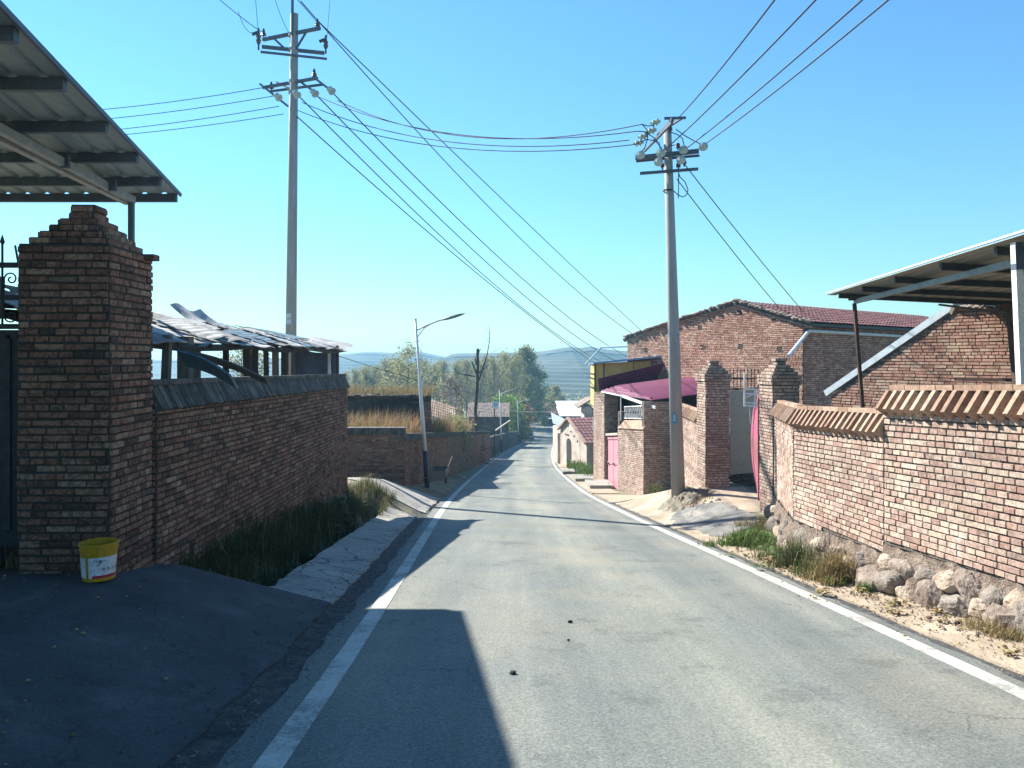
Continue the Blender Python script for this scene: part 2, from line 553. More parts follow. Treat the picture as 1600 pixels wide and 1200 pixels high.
def road_mat():
    m, t, b = newmat('asphalt')
    v = coords(t)
    vs = coords(t, (1.6, .05, 1))
    uv = nd(t, 'ShaderNodeUVMap', uv_map='lane')
    sx = nd(t, 'ShaderNodeSeparateXYZ')
    t.links.new(uv.outputs[0], sx.inputs[0])
    wav = noise_n(t, v, .35, 3, .5)
    wa = nd(t, 'ShaderNodeMath', operation='MULTIPLY_ADD')
    wa.inputs[1].default_value = .10
    t.links.new(wav, wa.inputs[0]); t.links.new(sx.outputs[0], wa.inputs[2])
    lane = ramp(t, [(.05, (.86, .87, .88)), (.16, (1.12, 1.1, 1.05)), (.24, (.9, .91, .92)), (.36, (1.04, 1.04, 1.03)), (.46, (.88, .9, .9)), (.57, (1.14, 1.11, 1.04)), (.66, (1.2, 1.16, 1.07)), (.74, (.94, .95, .95)), (.86, (.8, .82, .83)), (.95, (1.08, 1.06, 1.02)), (1, (.9, .9, .9))])
    t.links.new(wa.outputs[0], lane.inputs[0])
    big = noise_n(t, v, .55, 5, .6)
    streak = noise_n(t, vs, 1.6, 5, .65)
    fine = noise_n(t, v, 58, 4, .9)
    grit = noise_n(t, v, 34, 3, .75)
    c0 = ramp(t, [(.3, (.12, .135, .13)), (.55, (.164, .178, .168)), (.75, (.215, .225, .203))])
    t.links.new(streak, c0.inputs[0])
    dust = ramp(t, [(.42, (0, 0, 0)), (.72, (.75, .75, .75))])
    t.links.new(big, dust.inputs[0])
    c = mixc(t, c0.outputs[0], (.235, .222, .185), dust.outputs[0])
    g = ramp(t, [(.3, (.35, .35, .36)), (.5, (1, 1, 1)), (.7, (1.75, 1.72, 1.65))])
    t.links.new(fine, g.inputs[0])
    c = mixc(t, c, g.outputs[0], .85, 'MULTIPLY')
    g2 = ramp(t, [(.3, (.72, .73, .74)), (.7, (1.2, 1.19, 1.16))])
    t.links.new(grit, g2.inputs[0])
    c = mixc(t, c, g2.outputs[0], .8, 'MULTIPLY')
    c = mixc(t, c, lane.outputs[0], 1.0, 'MULTIPLY')
    # worn patches, oil spots and hairline cracks
    pt = noise_n(t, v, 1.4, 6, .75)
    pr = ramp(t, [(.36, (.68, .69, .70)), (.44, (1, 1, 1)), (.62, (1, 1, 1)), (.7, (1.14, 1.12, 1.07))])
    t.links.new(pt, pr.inputs[0])
    c = mixc(t, c, pr.outputs[0], .8, 'MULTIPLY')
    vo = nd(t, 'ShaderNodeTexVoronoi', feature='DISTANCE_TO_EDGE')
    vo.inputs['Scale'].default_value = .55
    wp = nd(t, 'ShaderNodeVectorMath', operation='ADD')
    wn = nd(t, 'ShaderNodeTexNoise'); wn.inputs['Scale'].default_value = 1.3; wn.inputs['Detail'].default_value = 6
    t.links.new(v, wn.inputs['Vector'])
    t.links.new(wn.outputs[1], wp.inputs[0]); t.links.new(v, wp.inputs[1])
    t.links.new(wp.outputs[0], vo.inputs['Vector'])
    cr = ramp(t, [(0, (.45, .45, .46)), (.006, (1, 1, 1))])
    t.links.new(vo.outputs['Distance'], cr.inputs[0])
    cm = ramp(t, [(.5, (0, 0, 0)), (.6, (.8, .8, .8))])
    t.links.new(noise_n(t, v, .4, 3, .5), cm.inputs[0])
    c = mixc(t, c, mixc(t, (1, 1, 1), cr.outputs[0], cm.outputs[0]), 1.0, 'MULTIPLY')
    t.links.new(c, b.inputs['Base Color'])
    b.inputs['Roughness'].default_value = .82
    b.inputs['Specular IOR Level'].default_value = .3
    bump(t, b, fine, .55, .012)
    return m


M['road'] = road_mat()
M['roadedge'] = surf('loose_asphalt', [(.045, .046, .05), (.085, .085, .085), (.15, .14, .125)], 9, .95, 0, .9, 60, dist=.03)


def add_cracks(m, scale, width, strength):
    t = m.node_tree
    b = t.nodes['Principled BSDF']
    src = b.inputs['Base Color'].links[0].from_socket
    v = coords(t)
    wn = nd(t, 'ShaderNodeTexNoise'); wn.inputs['Scale'].default_value = 1.6; wn.inputs['Detail'].default_value = 7
    t.links.new(v, wn.inputs['Vector'])
    wp = nd(t, 'ShaderNodeVectorMath', operation='ADD')
    t.links.new(wn.outputs[1], wp.inputs[0]); t.links.new(v, wp.inputs[1])
    vo = nd(t, 'ShaderNodeTexVoronoi', feature='DISTANCE_TO_EDGE')
    vo.inputs['Scale'].default_value = scale
    t.links.new(wp.outputs[0], vo.inputs['Vector'])
    cr = ramp(t, [(0, (strength,) * 3), (width, (strength,) * 3), (width * 1.8, (1, 1, 1))])
    t.links.new(vo.outputs['Distance'], cr.inputs[0])
    st = ramp(t, [(.35, (.6, .6, .62)), (.48, (1, 1, 1)), (.64, (1, 1, 1)), (.72, (1.35, 1.3, 1.2))])
    t.links.new(noise_n(t, v, 2.6, 7, .8), st.inputs[0])
    c = mixc(t, src, cr.outputs[0], 1.0, 'MULTIPLY')
    t.links.new(mixc(t, c, st.outputs[0], 1.0, 'MULTIPLY'), b.inputs['Base Color'])
add_cracks(M['concrete'], .8, .008, .35)
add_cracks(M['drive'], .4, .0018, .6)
add_cracks(M['apron'], .8, .007, .45)


def line_mat():
    m, t, b = newmat('worn_line_paint')
    v = coords(t)
    n = noise_n(t, v, 26, 6, .8)
    n2 = noise_n(t, v, 2.2, 4, .7)
    ad = nd(t, 'ShaderNodeMath', operation='ADD')
    t.links.new(n, ad.inputs[0]); t.links.new(n2, ad.inputs[1])
    r = ramp(t, [(.84 / 2, (.22, .215, .2)), (.98 / 2, (.40, .39, .345)), (1.2 / 2, (.52, .50, .44))])
    hv = nd(t, 'ShaderNodeMath', operation='MULTIPLY'); hv.inputs[1].default_value = .5
    t.links.new(ad.outputs[0], hv.inputs[0]); t.links.new(hv.outputs[0], r.inputs[0])
    t.links.new(r.outputs[0], b.inputs['Base Color'])
    b.inputs['Roughness'].default_value = .8
    bump(t, b, n, .3, .006)
    return m


M['line'] = line_mat()
M['dirt'] = surf('dry_dirt', [(.24, .19, .135), (.36, .29, .215), (.46, .38, .29)], 1.3, .95, 0, .6, 45, dist=.02)
M['soil'] = surf('bare_soil', [(.12, .105, .07), (.2, .175, .115), (.29, .25, .17)], .8, .96, 0, .7, 22, dist=.03)
M['hill'] = surf('terraced_slope', [(.05, .056, .03), (.085, .084, .05), (.13, .12, .075)], .03, .96, 0, .2, .25)
def _riser_shade():
    # steep terrace banks: riser shade put into the colour, in a dark scrub tone
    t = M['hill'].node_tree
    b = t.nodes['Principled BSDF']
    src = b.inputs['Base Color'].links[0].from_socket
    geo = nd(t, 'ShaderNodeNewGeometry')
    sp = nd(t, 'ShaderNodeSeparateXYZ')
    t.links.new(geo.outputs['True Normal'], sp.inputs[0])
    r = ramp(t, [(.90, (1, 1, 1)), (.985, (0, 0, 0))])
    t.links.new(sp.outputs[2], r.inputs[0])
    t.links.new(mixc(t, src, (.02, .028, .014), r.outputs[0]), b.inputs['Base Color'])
_riser_shade()

# ------------------------------------------------------------------ ground
ZR = [(-30, .9), (-10, -.38), (0, -1.58), (10, -2.78), (20, -3.98), (28, -4.9), (47, -6.85), (73, -9.2), (105, -11.95), (126, -13.55), (150, -14.2), (220, -16.5), (330, -23), (500, -27), (3000, -30)]
XC = [(-30, 1.3), (0, 1.1), (6.2, .98), (18.7, .49), (27.5, .3), (46.8, .5), (60, .97), (73, 1.6), (105, 3.6), (126, 5.2), (145, 6.0), (200, 6.3), (3000, 6.3)]
TL = [(-30, .9), (-6, -.8), (0, -1.45), (3.5, -1.66), (6.0, -1.775), (7.1, -1.98), (7.6, -2.1), (9, -2.2), (13, -2.45), (16.5, -2.72), (20, -3.2), (24, -3.9), (33, -5.1), (60, -7.85), (100, -11.35), (150, -14), (330, -23), (3000, -30)]
TRO = [(-30, .05), (6, .04), (10, .08), (13, .2), (14.3, .32), (16, .45), (18.3, .62), (20, .55), (22, .3), (24.5, .0), (60, .05), (3000, 0)]
WL, WR = 2.65, 2.5
def zr(Y): return hermite(ZR, Y)
def xc(Y): return hermite(XC, Y)


def G(X, Y):
    z = zr(Y)
    d = X - xc(Y)
    if d < -WL:
        e = -d - WL
        t = lerp(TL, Y)
        zs = z + (t - z) * min(1.0, e / 1.6)
        if Y <= 7.55 or Y >= 18.2:
            z = zs
        else:
            if e < .8: g = z + .16 * e
            elif e < .86: g = z + .128 - .34 * (e - .8) / .06
            elif e < 1.05: g = z - .212
            elif e < 1.16: g = z - .212 + (t - .12 - z + .212) * (e - 1.05) / .11 * .45
            else: g = z - .212 + (t - .12 - z + .212) * (.45 + .55 * min(1, (e - 1.16) / .4))
            k = sstep(16.4, 18.2, Y)
            z = g + (zs - g) * k
    elif d > WR:
        e = d - WR
        z = z + lerp(TRO, Y) * sstep(-.1, 1.75, e)
    return z


def axis(pts):
    out = []
    for a, b, st in pts:
        n = max(1, round((b - a) / st))
        out += [a + (b - a) * i / n for i in range(n)]
    out.append(pts[-1][1])
    return out


xs = axis([(-900, -100, 100), (-100, -20, 8), (-20, -8, 1), (-8, 7, .16), (7, 20, 1), (20, 100, 8), (100, 900, 100)])
ys = axis([(-60, -6, 3), (-6, 2, .5), (2, 26, .2), (26, 60, .8), (60, 160, 3), (160, 400, 20), (400, 1200, 100)])
mb = MB()
for y in ys:
    for x in xs:
        z = G(x, y)
        dd = x - xc(y)
        if -WL + .02 < dd < WR - .02: z -= .05
        elif abs(x) > 4 or y > 40: z += .06 * noise.noise(Vector((x * .6, y * .6, 0)))
        mb.v.append(Vector((x, y, z)))
nx = len(xs)
for j in range(len(ys) - 1):
    for i in range(nx - 1):
        a = j * nx + i
        mb.f.append((a, a + 1, a + nx + 1, a + nx)); mb.m.append(0)
tag(obj('ground', mb, M['soil'], smooth=True), kind='structure')


def sheet(name, ylist, left, right, n, off, m, jag=0.0, zf=None):
    """a thin sheet lying on the ground between two edges, with skirts at its sides"""
    mb = MB()
    zf = zf or G
    rows = []
    for y in ylist:
        a, b = left(y), right(y)
        if jag:
            a += jag * (noise.noise(Vector((y * 1.7, 1.3, 0))) + .6 * noise.noise(Vector((y * 6, 7.3, 0))) + .35 * noise.noise(Vector((y * 19, 2.3, 0))))
            b += jag * (noise.noise(Vector((y * 1.7, 5.1, 0))) + .6 * noise.noise(Vector((y * 6, 9.9, 0))))
        r = [Vector((a, y, zf(a, y) + off - .12))]
        r += [Vector((a + (b - a) * i / n, y, zf(a + (b - a) * i / n, y) + off)) for i in range(n + 1)]
        r.append(Vector((b, y, zf(b, y) + off - .12)))
        rows.append(r)
    k = n + 3
    mb.v = [v for r in rows for v in r]
    for j in range(len(rows) - 1):
        for i in range(k - 1):
            a = j * k + i
            mb.f.append((a, a + 1, a + k + 1, a + k)); mb.m.append(0)
    for r0 in (0, (len(rows) - 1) * k):
        mb.f.append(tuple(r0 + i for i in range(k))); mb.m.append(0)
    return tag(obj(name, mb, m), kind='structure')


ry = axis([(-20, 2, .5), (2, 30, .12), (30, 80, .5), (80, 200, 2)])
road_o = sheet('road', ry, lambda y: xc(y) - 2.5, lambda y: xc(y) + 2.42, 12, .012, M['road'], .05, lambda x, y: zr(y))
uvl = road_o.data.uv_layers.new(name='lane')
for lp_ in road_o.data.loops:
    co = road_o.data.vertices[lp_.vertex_index].co
    uvl.data[lp_.index].uv = ((co.x - xc(co.y) + 2.5) / 4.92, co.y * .1)
sheet('road_edge_marking', ry, lambda y: xc(y) - 2.32, lambda y: xc(y) - 2.17, 1, .017, M['line'], .004, lambda x, y: zr(y))
sheet('road_edge_marking', ry, lambda y: xc(y) + 2.17, lambda y: xc(y) + 2.31, 1, .017, M['line'], .004, lambda x, y: zr(y))
ey = axis([(-6, 8, .1), (8, 19, .12)])
sheet('broken_road_edge', ey, lambda y: xc(y) - 2.85, lambda y: xc(y) - 2.45, 5, .006, M['roadedge'], .10)
sheet('broken_road_edge', axis([(1, 22, .12)]), lambda y: xc(y) + 2.36, lambda y: xc(y) + 2.62, 3, .008, M['roadedge'], .10)
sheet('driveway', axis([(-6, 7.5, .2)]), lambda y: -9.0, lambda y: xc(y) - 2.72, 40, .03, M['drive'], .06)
sheet('pavement', axis([(7.5, 17.2, .15)]), lambda y: xc(y) - 2.65 - .79, lambda y: xc(y) - 2.72, 6, .03, M['concrete'], .03)
sheet('alley', axis([(18.2, 23.4, .15)]), lambda y: -14.0, lambda y: xc(y) - 2.6, 60, .025, M['concrete'], .10)
sheet('dirt_verge', axis([(0, 25, .15)]), lambda y: xc(y) + 2.52, lambda y: 5.6, 14, .028, M['dirt'], .03)
sheet('gate_apron', axis([(12.7, 16.7, .1)]), lambda y: xc(y) + 2.66 + .5 * abs((y - 14.7) / 2) ** 4, lambda y: 4.55 - .7 * abs((y - 14.7) / 2) ** 4, 14, .04, M['apron'], .16)
sheet('dirt_verge', axis([(26, 60, .5)]), lambda y: xc(y) + 2.45, lambda y: xc(y) + 3.4, 4, .02, M['dirt'], .06)

# ------------------------------------------------------------------ hills
def hill(name, D, prof, depth, zb, step):
    mb = MB()
    x0, x1 = prof[0][0], prof[-1][0]
    nu, nv = 150, 320
    def fn(u, v):
        px = x0 + (x1 - x0) * u
        ridge = (HY - hermite(prof, px)) / F * D
        Y = D - depth * (1 - v)
        X = (px - 800) / F * D
        t = v ** .8
        n = noise.noise(Vector((X * .006, Y * .006, 3))) * 9 * (1 - v) * v * 3 + noise.noise(Vector((X * .02, Y * .02, 8))) * 2 * (1 - v)
        z = zb + (ridge - zb) * t + n
        if v < .93:
            q = z / step + .35 * noise.noise(Vector((X * .01, Y * .004, 1)))
            f = math.floor(q); r = q - f
            z = (f + (0 if r < .7 else (r - .7) / .3)) * step * .9 + z * .1
        return (X * (Y / D * .35 + .65), Y, z)
    mb.grid(fn, nu, nv)
    # far side of the hill
    mb.grid(lambda u, v: ((x0 + (x1 - x0) * u - 800) / F * D, D + v * 200, (HY - hermite(prof, x0 + (x1 - x0) * u)) / F * D + v * (zb - 10)), nu, 4)
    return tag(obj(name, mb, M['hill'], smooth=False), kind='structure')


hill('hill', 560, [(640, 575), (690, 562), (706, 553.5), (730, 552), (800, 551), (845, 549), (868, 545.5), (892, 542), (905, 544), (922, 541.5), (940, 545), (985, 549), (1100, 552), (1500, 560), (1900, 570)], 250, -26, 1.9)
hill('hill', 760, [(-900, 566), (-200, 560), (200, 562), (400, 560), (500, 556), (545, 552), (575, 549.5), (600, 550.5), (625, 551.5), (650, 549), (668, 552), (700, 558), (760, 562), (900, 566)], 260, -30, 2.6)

# ------------------------------------------------------------------ brickwork
BH = .063


def brick_face(mb, O, tv, nv, L, z0, z1, slope=0.0, zref=0.0, ph=.6, proud=.009, holes=(), seed=None, rowfn=None, BH=BH):
    """lay bricks on the vertical plane through O running along tv, facing nv"""
    rg = random.Random(seed if seed is not None else R.random())
    O = Vector((O[0], O[1], 0)); tv = Vector((tv[0], tv[1], 0)); nv = Vector((nv[0], nv[1], 0))
    f0 = z0 if callable(z0) else (lambda s: z0)
    f1 = z1 if callable(z1) else (lambda s: z1)
    ss = [L * i / 24 for i in range(25)]
    k0 = math.floor(min(f0(s) - slope * s for s in ss) / BH - zref / BH) - 1
    k1 = math.ceil(max(f1(s) - slope * s for s in ss) / BH - zref / BH) + 1
    for k in range(k0, k1 + 1):
        head = rg.random() < ph
        unit = .125 if head else .25
        s = -rg.random() * unit if L > .4 else (0 if k % 2 else -.06)
        wob = rg.uniform(-.002, .002)
        while s < L:
            u = unit
            if rg.random() < .08: u = .375 - unit
            a, b = max(s, 0), min(s + u, L)
            s += u
            if b - a < .03: continue
            c = (a + b) / 2
            zc = zref + (k + .5) * BH + slope * c + wob
            if zc - BH * .5 < f0(c) - .01 or zc + BH * .5 > f1(c) + .02: continue
            if any(h[0] < c < h[1] and h[2] < zc < h[3] for h in holes): continue
            hl, hh = (b - a) / 2 - rg.uniform(.0035, .0065), BH / 2 - rg.uniform(.004, .007)
            pr = proud + rg.uniform(-.004, .005)
            tl = rg.uniform(-.012, .012)
            zc += .007 * noise.noise(Vector((O.x * 3 + c * .7, k * .25, 1.5)))
            pr += .006 + .009 * noise.noise(Vector((O.x * 7 + c * .9, O.y, zc * 1.3)))
            pts = []
            for (ins, dp) in ((0, -.012), (.004, pr)):
                for (sx, sz) in ((-1, -1), (1, -1), (1, 1), (-1, 1)):
                    ll = sx * (hl - ins) + rg.uniform(-.002, .002)
                    zz = sz * (hh - ins) + rg.uniform(-.0015, .0015) + slope * ll + tl * ll
                    pts.append(O + tv * (c + ll) + nv * (dp + rg.uniform(-.001, .001)) + Vector((0, 0, zc + zz)))
            mb.add(pts, [(4, 5, 6, 7), (0, 1, 5, 4), (1, 2, 6, 5), (2, 3, 7, 6), (3, 0, 4, 7)], 0)


def core(mb, O, tv, nv, L, th, z0, z1, m=1, n=16):
    O = Vector((O[0], O[1], 0)); tv = Vector((tv[0], tv[1], 0)); nv = Vector((nv[0], nv[1], 0))
    f0 = z0 if callable(z0) else (lambda s: z0)
    f1 = z1 if callable(z1) else (lambda s: z1)
    i0 = len(mb.v)
    for i in range(n + 1):
        s = L * i / n
        for d, zz in ((0, f0(s)), (0, f1(s)), (-th, f1(s)), (-th, f0(s))):
            mb.v.append(O + tv * s + nv * d + Vector((0, 0, zz)))
    for i in range(n):
        a = i0 + i * 4
        for j in range(4):
            mb.f.append((a + j, a + (j + 1) % 4, a + 4 + (j + 1) % 4, a + 4 + j)); mb.m.append(m)
    mb.f.append((i0 + 3, i0 + 2, i0 + 1, i0)); mb.m.append(m)
    a = i0 + n * 4
    mb.f.append((a, a + 1, a + 2, a + 3)); mb.m.append(m)


def wall(mb, A, B, nsign, z0, z1, th=.24, slope=0.0, zref=0.0, ph=.6, ends='', holes=(), back=False, n=16):
    """a straight brick wall from A to B (plan); nsign +1: outward is left of A>B, -1: right"""
    A, B = Vector((A[0], A[1])), Vector((B[0], B[1]))
    L = (B - A).length
    t = (B - A) / L
    nv = Vector((-t.y, t.x)) * nsign
    core(mb, A, t, nv, L, th, z0, z1, n=n)
    brick_face(mb, A, t, nv, L, z0, z1, slope, zref, ph, holes=holes)
    f0 = z0 if callable(z0) else (lambda s: z0)
    f1 = z1 if callable(z1) else (lambda s: z1)
    if 'a' in ends:
        brick_face(mb, A - nv * th, nv, -t, th, f0(0), f1(0), 0, zref, ph)
    if 'b' in ends:
        brick_face(mb, B, -nv, t, th, f0(L), f1(L), 0, zref + slope * L, ph)
    if back:
        brick_face(mb, B - nv * th, -t, -nv, L, lambda s: f0(L - s), lambda s: f1(L - s), -slope, zref + slope * L, ph)
    return t, nv, L


def pillar(mb, c, w_, d_, z0, z1, ang, steps=5, inset=.075, lip=0.0, stub=0.0):
    """a square brick pier with a stepped pyramid cap; ang turns its front (-y) face"""
    c = Vector((c[0], c[1]))
    def ring(w2, d2, a, b, ph=.35):
        ca, sa = math.cos(ang), math.sin(ang)
        ex, ey_ = Vector((ca, sa)), Vector((-sa, ca))
        q = [c - ex * w2 / 2 - ey_ * d2 / 2, c + ex * w2 / 2 - ey_ * d2 / 2, c + ex * w2 / 2 + ey_ * d2 / 2, c - ex * w2 / 2 + ey_ * d2 / 2]
        nn = [-ey_, ex, ey_, -ex]
        tt = [ex, ey_, -ex, -ey_]
        for i in range(4):
            brick_face(mb, q[i], tt[i], nn[i], (q[(i + 1) % 4] - q[i]).length, a, b, 0, a, ph)
        mb.hexa([Vector((p.x, p.y, a)) for p in q] + [Vector((p.x, p.y, b)) for p in q], 1)
    ring(w_, d_, z0, z1)
    z = z1
    if lip:
        ring(w_ + lip * 2, d_ + lip * 2, z, z + BH * 3)
        z += BH * 3
        w_ += lip * 2; d_ += lip * 2
    for i in range(steps):
        w_ -= inset * 2; d_ -= inset * 2
        if min(w_, d_) < .06: break
        # a course seen from above: the brick tops
        ca, sa = math.cos(ang), math.sin(ang)
        ring(w_, d_, z, z + BH)
        z += BH
    if stub:
        ring(.2, .2, z, z + stub)
    return z


def slat_coping(A, B, nsign, ztop, parent, mats, spacing=.15, drop=.20, out=.11, topcourse=True, th=.053, dep=.115, top_w=.12, zslope=0.0, inn=-.05, bed=(-.075, -.002)):
    """bricks set on edge, leaning outwards like a little roof, under a flat course along the ridge"""
    A, B = Vector((A[0], A[1])), Vector((B[0], B[1]))
    L = (B - A).length
    t = (B - A) / L
    nv = Vector((-t.y, t.x)) * nsign
    T3, N3 = Vector((t.x, t.y, zslope)).normalized(), Vector((nv.x, nv.y, 0))
    f = ztop if callable(ztop) else (lambda s: ztop + zslope * s)
    mb = MB()
    n = int(L / spacing)
    for i in range(n + 1):
        s = min(L - .03, .03 + i * spacing + R.uniform(-.012, .012))
        base = Vector((A.x, A.y, 0)) + Vector((t.x, t.y, 0)) * s
        top = base + N3 * inn + Vector((0, 0, f(s) - .05))
        bot = base + N3 * out + Vector((0, 0, f(s) - .05 - drop + R.uniform(-.008, .008)))
        ax = (bot - top).normalized()
        nr = T3.cross(ax).normalized()
        if nr.dot(N3) < 0: nr = -nr
        tt = (T3 + ax * R.uniform(-.06, .06)).normalized()
        o = [(-tt * th / 2), (tt * th / 2)]
        p = []
        for e in (top, bot):
            p += [e + o[0] - nr * dep, e + o[1] - nr * dep, e + o[1], e + o[0]]
        mb.hexa(p, 0)
    # bed under the slats
    top0 = Vector((A.x, A.y, f(0) - .06)); top1 = Vector((B.x, B.y, f(L) - .06))
    iw = .19
    mb.hexa([top0 - N3 * iw + Vector((0, 0, -drop)), top0 + N3 * bed[1] + Vector((0, 0, -drop)), top1 + N3 * bed[1] + Vector((0, 0, -drop)), top1 - N3 * iw + Vector((0, 0, -drop)),
             top0 - N3 * iw, top0 + N3 * bed[0], top1 + N3 * bed[0], top1 - N3 * iw], 1)
    obj('coping', mb, mats, parent)
    if topcourse:
        mb = MB()
        s = 0
        while s < L - .02:
            e = min(L, s + .24)
            a = Vector((A.x, A.y, 0)) + Vector((t.x, t.y, 0)) * (s + .004) + N3 * (-.09 + R.uniform(-.006, .006)) + Vector((0, 0, f(s) - .026))
            b = Vector((A.x, A.y, 0)) + Vector((t.x, t.y, 0)) * (e - .004) + N3 * (-.09 + R.uniform(-.006, .006)) + Vector((0, 0, f(e) - .026))
            mb.bar(a, b, top_w, .053)
            s = e
        obj('capping_course', mb, mats[0], parent)


# --- left gate pier
t_ = thing('gate_pier', 'massive dark brick gate pier with a stepped pyramid top in front of the metal canopy', 'pier', (-3.75, 6.7, -1.8))
mb = MB()
PIER_T = (HY - 381) / F * 6.3
pillar(mb, (-3.74, 6.68), .74, .78, -2.15, PIER_T, rad(1.5), 5, .054, 0, .07)
mb.bar((-3.36, 6.95, PIER_T - .03), (-3.27, 6.95, PIER_T - .03), .115, .053)
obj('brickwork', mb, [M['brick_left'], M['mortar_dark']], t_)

# --- left yard wall
WA, WB = (-3.41, 7.22), (-3.56, 16.3)
t_ = thing('yard_wall', 'long weathered brick wall with slanted dark coping below the ramshackle shed', 'wall', (-3.5, 11.6, -2.3))
zt = lambda s: -.475 - .0148 * s
zb_ = lambda s: lerp(TL, 7.22 + s) - .3
mb = MB()
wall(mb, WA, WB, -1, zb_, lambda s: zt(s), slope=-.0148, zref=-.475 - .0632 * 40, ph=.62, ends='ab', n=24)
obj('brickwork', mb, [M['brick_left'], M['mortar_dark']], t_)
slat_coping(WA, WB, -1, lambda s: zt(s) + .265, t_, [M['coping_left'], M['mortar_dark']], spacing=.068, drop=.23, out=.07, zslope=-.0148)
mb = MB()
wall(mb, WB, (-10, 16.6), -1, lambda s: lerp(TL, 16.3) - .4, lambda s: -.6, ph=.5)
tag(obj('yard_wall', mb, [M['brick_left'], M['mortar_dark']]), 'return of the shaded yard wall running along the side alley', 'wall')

# --- right near wall and lower walls
def stone_base(parent, A, B, zb, ztop, seed, nstone, size):
    A, B = Vector(A), Vector(B)
    L = (B - A).length
    t = (B - A) / L
    nv = Vector((-t.y, t.x))
    mb = MB()
    nu = int(L / .05)
    def fn(u, v):
        s = u * L
        p = A + t * s
        lump = .05 * noise.noise(Vector((s * 5, v * 4, seed))) + .03 * noise.noise(Vector((s * 17, v * 11, seed)))
        d = .02 + .16 * (1 - v) ** 1.1 + lump * (1.2 - .5 * v)
        z = zb(s) - .12 + (ztop(s) - zb(s) + .12 + .03 * noise.noise(Vector((s * 6, 2, seed)))) * v
        return (p.x + nv.x * d, p.y + nv.y * d, z)
    mb.grid(fn, nu, 10)
    obj('stone_base', mb, M['mudbase'], parent, smooth=True)
    rg = random.Random(seed)
    for i in range(nstone):
        s = L * (i + rg.uniform(.25, .75)) / nstone
        h = ztop(s) - zb(s)
        v = (.14, .6, .3, .62)[i % 4]
        r = size * rg.uniform(.75, 1.2) * (1 if v < .5 else .8)
        p = A + t * s + nv * (-.03 + .145 * (1 - v))
        m2 = MB()
        m2.rock(Vector((p.x, p.y, zb(s) + h * v)), r, i + seed, rg)
        obj('boulder', m2, (M['stone'], M['stone_grey'], M['stone_pale'])[i % 3], parent, smooth=False)


def right_wall(label, A, B, ztopA, ztopB, zbA, zbB, ends, stones, seed, mat, slope=None, nsign=1, base=True, holes=()):
    L = (Vector(B) - Vector(A)).length
    sl_ = (ztopB - ztopA) / L
    t_ = thing('boundary_wall', label, 'wall', ((A[0] + B[0]) / 2, (A[1] + B[1]) / 2, (zbA + zbB) / 2 - .35))
    zt = lambda s: ztopA + sl_ * s - .235
    zb = lambda s: zbA + (zbB - zbA) * s / L
    mb = MB()
    wall(mb, A, B, nsign, zb, zt, slope=sl_, zref=ztopA - .235 - BH * 60, ph=.62, ends=ends, holes=holes)
    obj('brickwork', mb, [mat, M['mortar']], t_)
    slat_coping(A, B, nsign, lambda s: ztopA + sl_ * s, t_, [M['coping'], M['mortar']], spacing=.15, drop=.2, out=.125, zslope=sl_, inn=-.01, bed=(-.17, -.06), dep=.17)
    if base:
        nv = 1
        gz = lambda s: G(A[0] + (B[0] - A[0]) * s / L, A[1] + (B[1] - A[1]) * s / L)
        stone_base(t_, A, B, gz, zb, seed, stones, .205)
    return t_


# near wall: from in front of the view back to its step at 8.2 m
right_wall('tall sunlit brick wall on a boulder footing nearest the viewer', (4.55, 4.6), (4.05, 8.2), -.15, -.30, -1.80, -2.02, 'b', 24, 4, M['brick'])
right_wall('lower sunlit brick wall beyond the tall stretch with weeds at its foot', (4.06, 8.22), (4.02, 10.75), -.56, -.68, -2.12, -2.32, '', 9, 8, M['brick'])
right_wall('short angled brick wall joining the roadside wall to the gate pillar', (4.02, 10.76), (4.86, 13.95), -.67, -.78, -2.32, -2.55, '', 7, 12, M['brick'])

# --- right gate
t_ = thing('gate_pillar', 'square brick gate pillar with stepped cap nearer the viewer beside the angled wall', 'pillar', (5.1, 14.3, -2.9), 'pillars of the right-hand gate')
mb = MB()
pillar(mb, (5.07, 14.33), .50, .58, -3.1, (HY - 602) / F * 14, rad(6), 5, .052, .03, .06)
obj('brickwork', mb, [M['brick'], M['mortar']], t_)
t_ = thing('gate_pillar', 'square brick gate pillar with stepped cap next to the earth heap and the concrete pole', 'pillar', (4.9, 18.3, -3.1), 'pillars of the right-hand gate')
mb = MB()
pillar(mb, (4.88, 18.32), .58, .60, -3.4, (HY - 596) / F * 18, rad(6), 5, .058, .03, .06)
obj('brickwork', mb, [M['brick'], M['mortar']], t_)

g_ = thing('yard_gate', 'open double yard gate with a grey green leaf and a magenta leaf between brick pillars', 'gate', (5.1, 16.4, -2.9))
mb = MB()
a, b = P(1141, 741, 18.45), P(1185, 741, 18.9)
a.z = -2.86; b.z = -2.86
hgt = 2.06
u = (b - a)
mb.hexa([a, b, b + Vector((.0, .05, 0)), a + Vector((0, .05, 0)), a + Vector((0, 0, hgt)), b + Vector((0, 0, hgt)), b + Vector((0, .05, hgt)), a + Vector((0, .05, hgt))])
for k in (.12, .5):
    c0 = a + u * .06 + Vector((0, -.012, hgt * k)); c1 = a + u * .94 + Vector((0, -.012, hgt * k))
    mb.bar(c0, c1, .02, .05)
lf = obj('door_leaf', mb, M['greydoor'], g_)
lf['label'] = 'grey green leaf swung inwards'
mb = MB()
for k in (0.0, .26):
    mb.bar(a + Vector((0, .02, hgt + .03 + k)), b + Vector((0, .02, hgt + .03 + k)), .04, .035)
